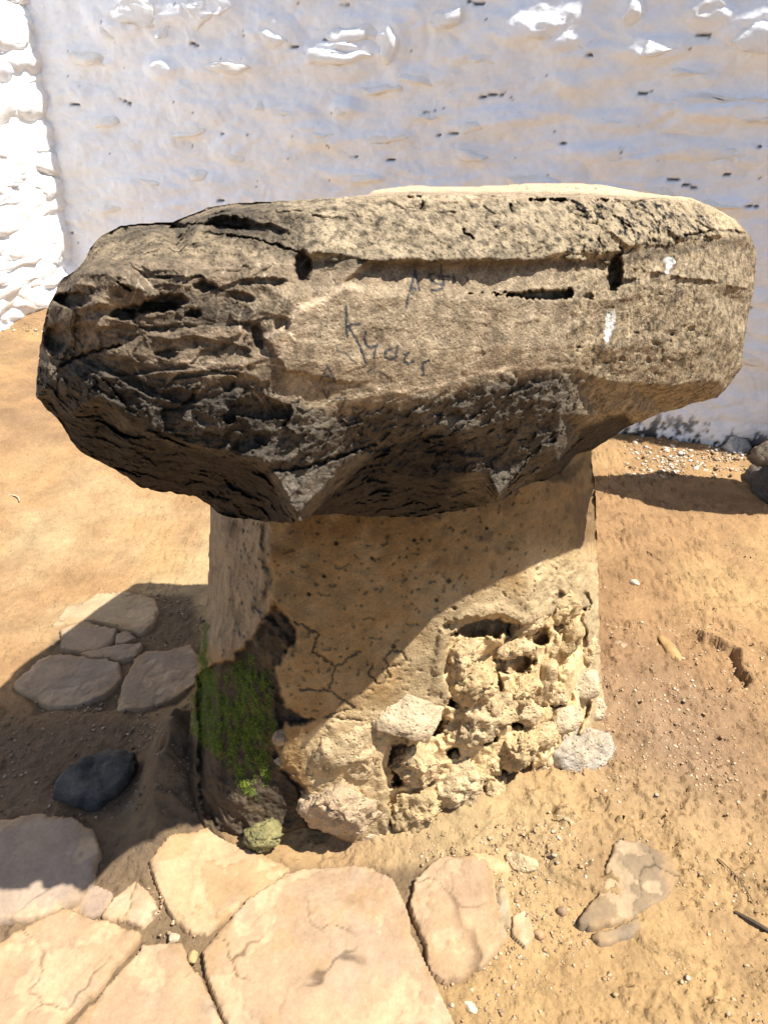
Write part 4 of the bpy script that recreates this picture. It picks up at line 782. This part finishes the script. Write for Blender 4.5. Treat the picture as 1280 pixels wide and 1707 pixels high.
def pixbox(areas):
    def f(r, n):
        w = np.array([a[4] for a in areas], float); w /= w.sum(); out = []
        for a, k in zip(areas, w):
            m = int(n*k); u = r.uniform(a[0], a[2], m); v = r.uniform(a[1], a[3], m); xy = G(u, v, .0); p = near_noise(xy[:, 0], xy[:, 1]); out.append(xy[r.random(m) < sstep(-.35, .35, fbm(p*5, 3, 77))])
        return np.concatenate(out)
    return f
grit('grit', 8000, pixbox([(990, 1040, 1280, 1330, 6), (640, 1380, 980, 1600, 5), (900, 1300, 1280, 1707, 3), (700, 1600, 1280, 1720, 2), (990, 900, 1280, 1040, .6), (0, 760, 350, 980, .6), (240, 1480, 330, 1640, .6)]), .0010, .0048,
     [(.36, .23, .12), (.42, .30, .18), (.28, .18, .10), (.32, .22, .13), (.36, .25, .15), (.44, .36, .26)], 'fine tan grit and crumbs scattered over the earth', M_pave, 3)
grit('gravel', 4200, pixbox([(1040, 736, 1290, 800, 2), (1100, 755, 1290, 790, 1.4), (-20, 500, 110, 560, 3), (0, 560, 100, 660, .7), (60, 470, 300, 520, 1)]), .003, .011,
     [(.62, .59, .53), (.45, .38, .28), (.34, .23, .13), (.26, .18, .11), (.30, .2, .11)], 'whitewash chips and gravel along the wall foot', M_white, 4)
grit('dark_grit', 2600, pixbox([(0, 1170, 340, 1370, 3), (250, 990, 345, 1080, 1.5), (190, 1060, 250, 1180, 1), (150, 1160, 330, 1240, 1)]), .001, .005, [(.20, .15, .10), (.13, .10, .07), (.30, .23, .16)], 'dark crumbs of earth in the shade left of the pillar', M_dark, 5)
def straw(px, py, pts, rad, tone, label, cat='twig'):
    g = G(px, py); z0 = float(gz(g[0], g[1])); pts = np.array(pts, float); n = 14; t = np.linspace(0, 1, n)
    c = ((1-t)**2)[:, None]*pts[0]+(2*t*(1-t))[:, None]*pts[1]+(t**2)[:, None]*pts[2]; c = np.column_stack([c, .004+.004*np.sin(t*3.1)])
    tg = np.gradient(c, axis=0); tg /= np.linalg.norm(tg, axis=1)[:, None]; sd_ = np.cross(tg, (0, 0, 1)); up = np.cross(sd_, tg); r_ = rad*(1-.6*np.abs(t-.4))[:, None]
    V = np.concatenate([c+r_*(math.cos(a)*sd_+.6*math.sin(a)*up) for a in np.arange(6)*math.pi/3]); f = []
    for k in range(6):
        for j in range(n-1): f.append((k*n+j, k*n+j+1, ((k+1) % 6)*n+j+1, ((k+1) % 6)*n+j))
    o = make_mesh('twig', V, [np.array(f)], M_pave, None, np.broadcast_to(tone, (len(V), 3))); o.location = (g[0], g[1], z0); tag(o, label, cat)
straw(30, 855, [(-.03, .02), (.02, .015), (.035, -.025)], .0035, (.5, .4, .27), 'pale bent dry stalk on the open sand at the left edge')
straw(940, 1385, [(-.02, .012), (.0, .004), (.018, -.012)], .0016, (.5, .4, .27), 'short pale straw on the grit right of the pillar foot')
straw(1262, 1545, [(-.035, .03), (.0, .0), (.04, -.03)], .005, (.07, .05, .035), 'dark splinter of bark at the right edge')
straw(1085, 930, [(-.03, .05), (.0, .0), (.03, -.05)], .002, (.16, .10, .06), 'thin brown twig on the earth right of the pillar')
straw(1225, 1470, [(-.02, .05), (.01, .0), (.015, -.05)], .002, (.12, .08, .05), 'thin dark twig lying above the bark splinter')
# the next stone table stands outside the frame on the right; its shadow crosses the earth
def offstone():
    s0 = G(990., 815.); s1 = G(1290., 850.)
    t = tag(empty('stone_table', (0, 0, 0)), 'neighbouring stone outside the frame on the right whose shadow crosses the earth', 'stone')
    hgt = 1.0; offv = np.array([SUN_DIR[0], SUN_DIR[1]])*hgt/math.tan(SUN_EL)
    c = (s0+s1)/2+offv+np.array([.12, 0]); L = np.linalg.norm(s1-s0)/2+.1; a = math.atan2(*(s1-s0)[::-1])
    b = stone('slab_stone', (c[0], c[1]+.05, hgt), (L+.12, .17, .10), (0, 0, a), 71, M_rock, (.3, .22, .15), t, 4, 8, .12)
    stone('support_stone', (c[0]+L*.75, c[1]-.15, hgt/2-.05), (.14, .14, hgt/2+.03), (0, 0, 0), 72, M_mud, (.45, .33, .2), t, 4, 5, .1)
offstone()
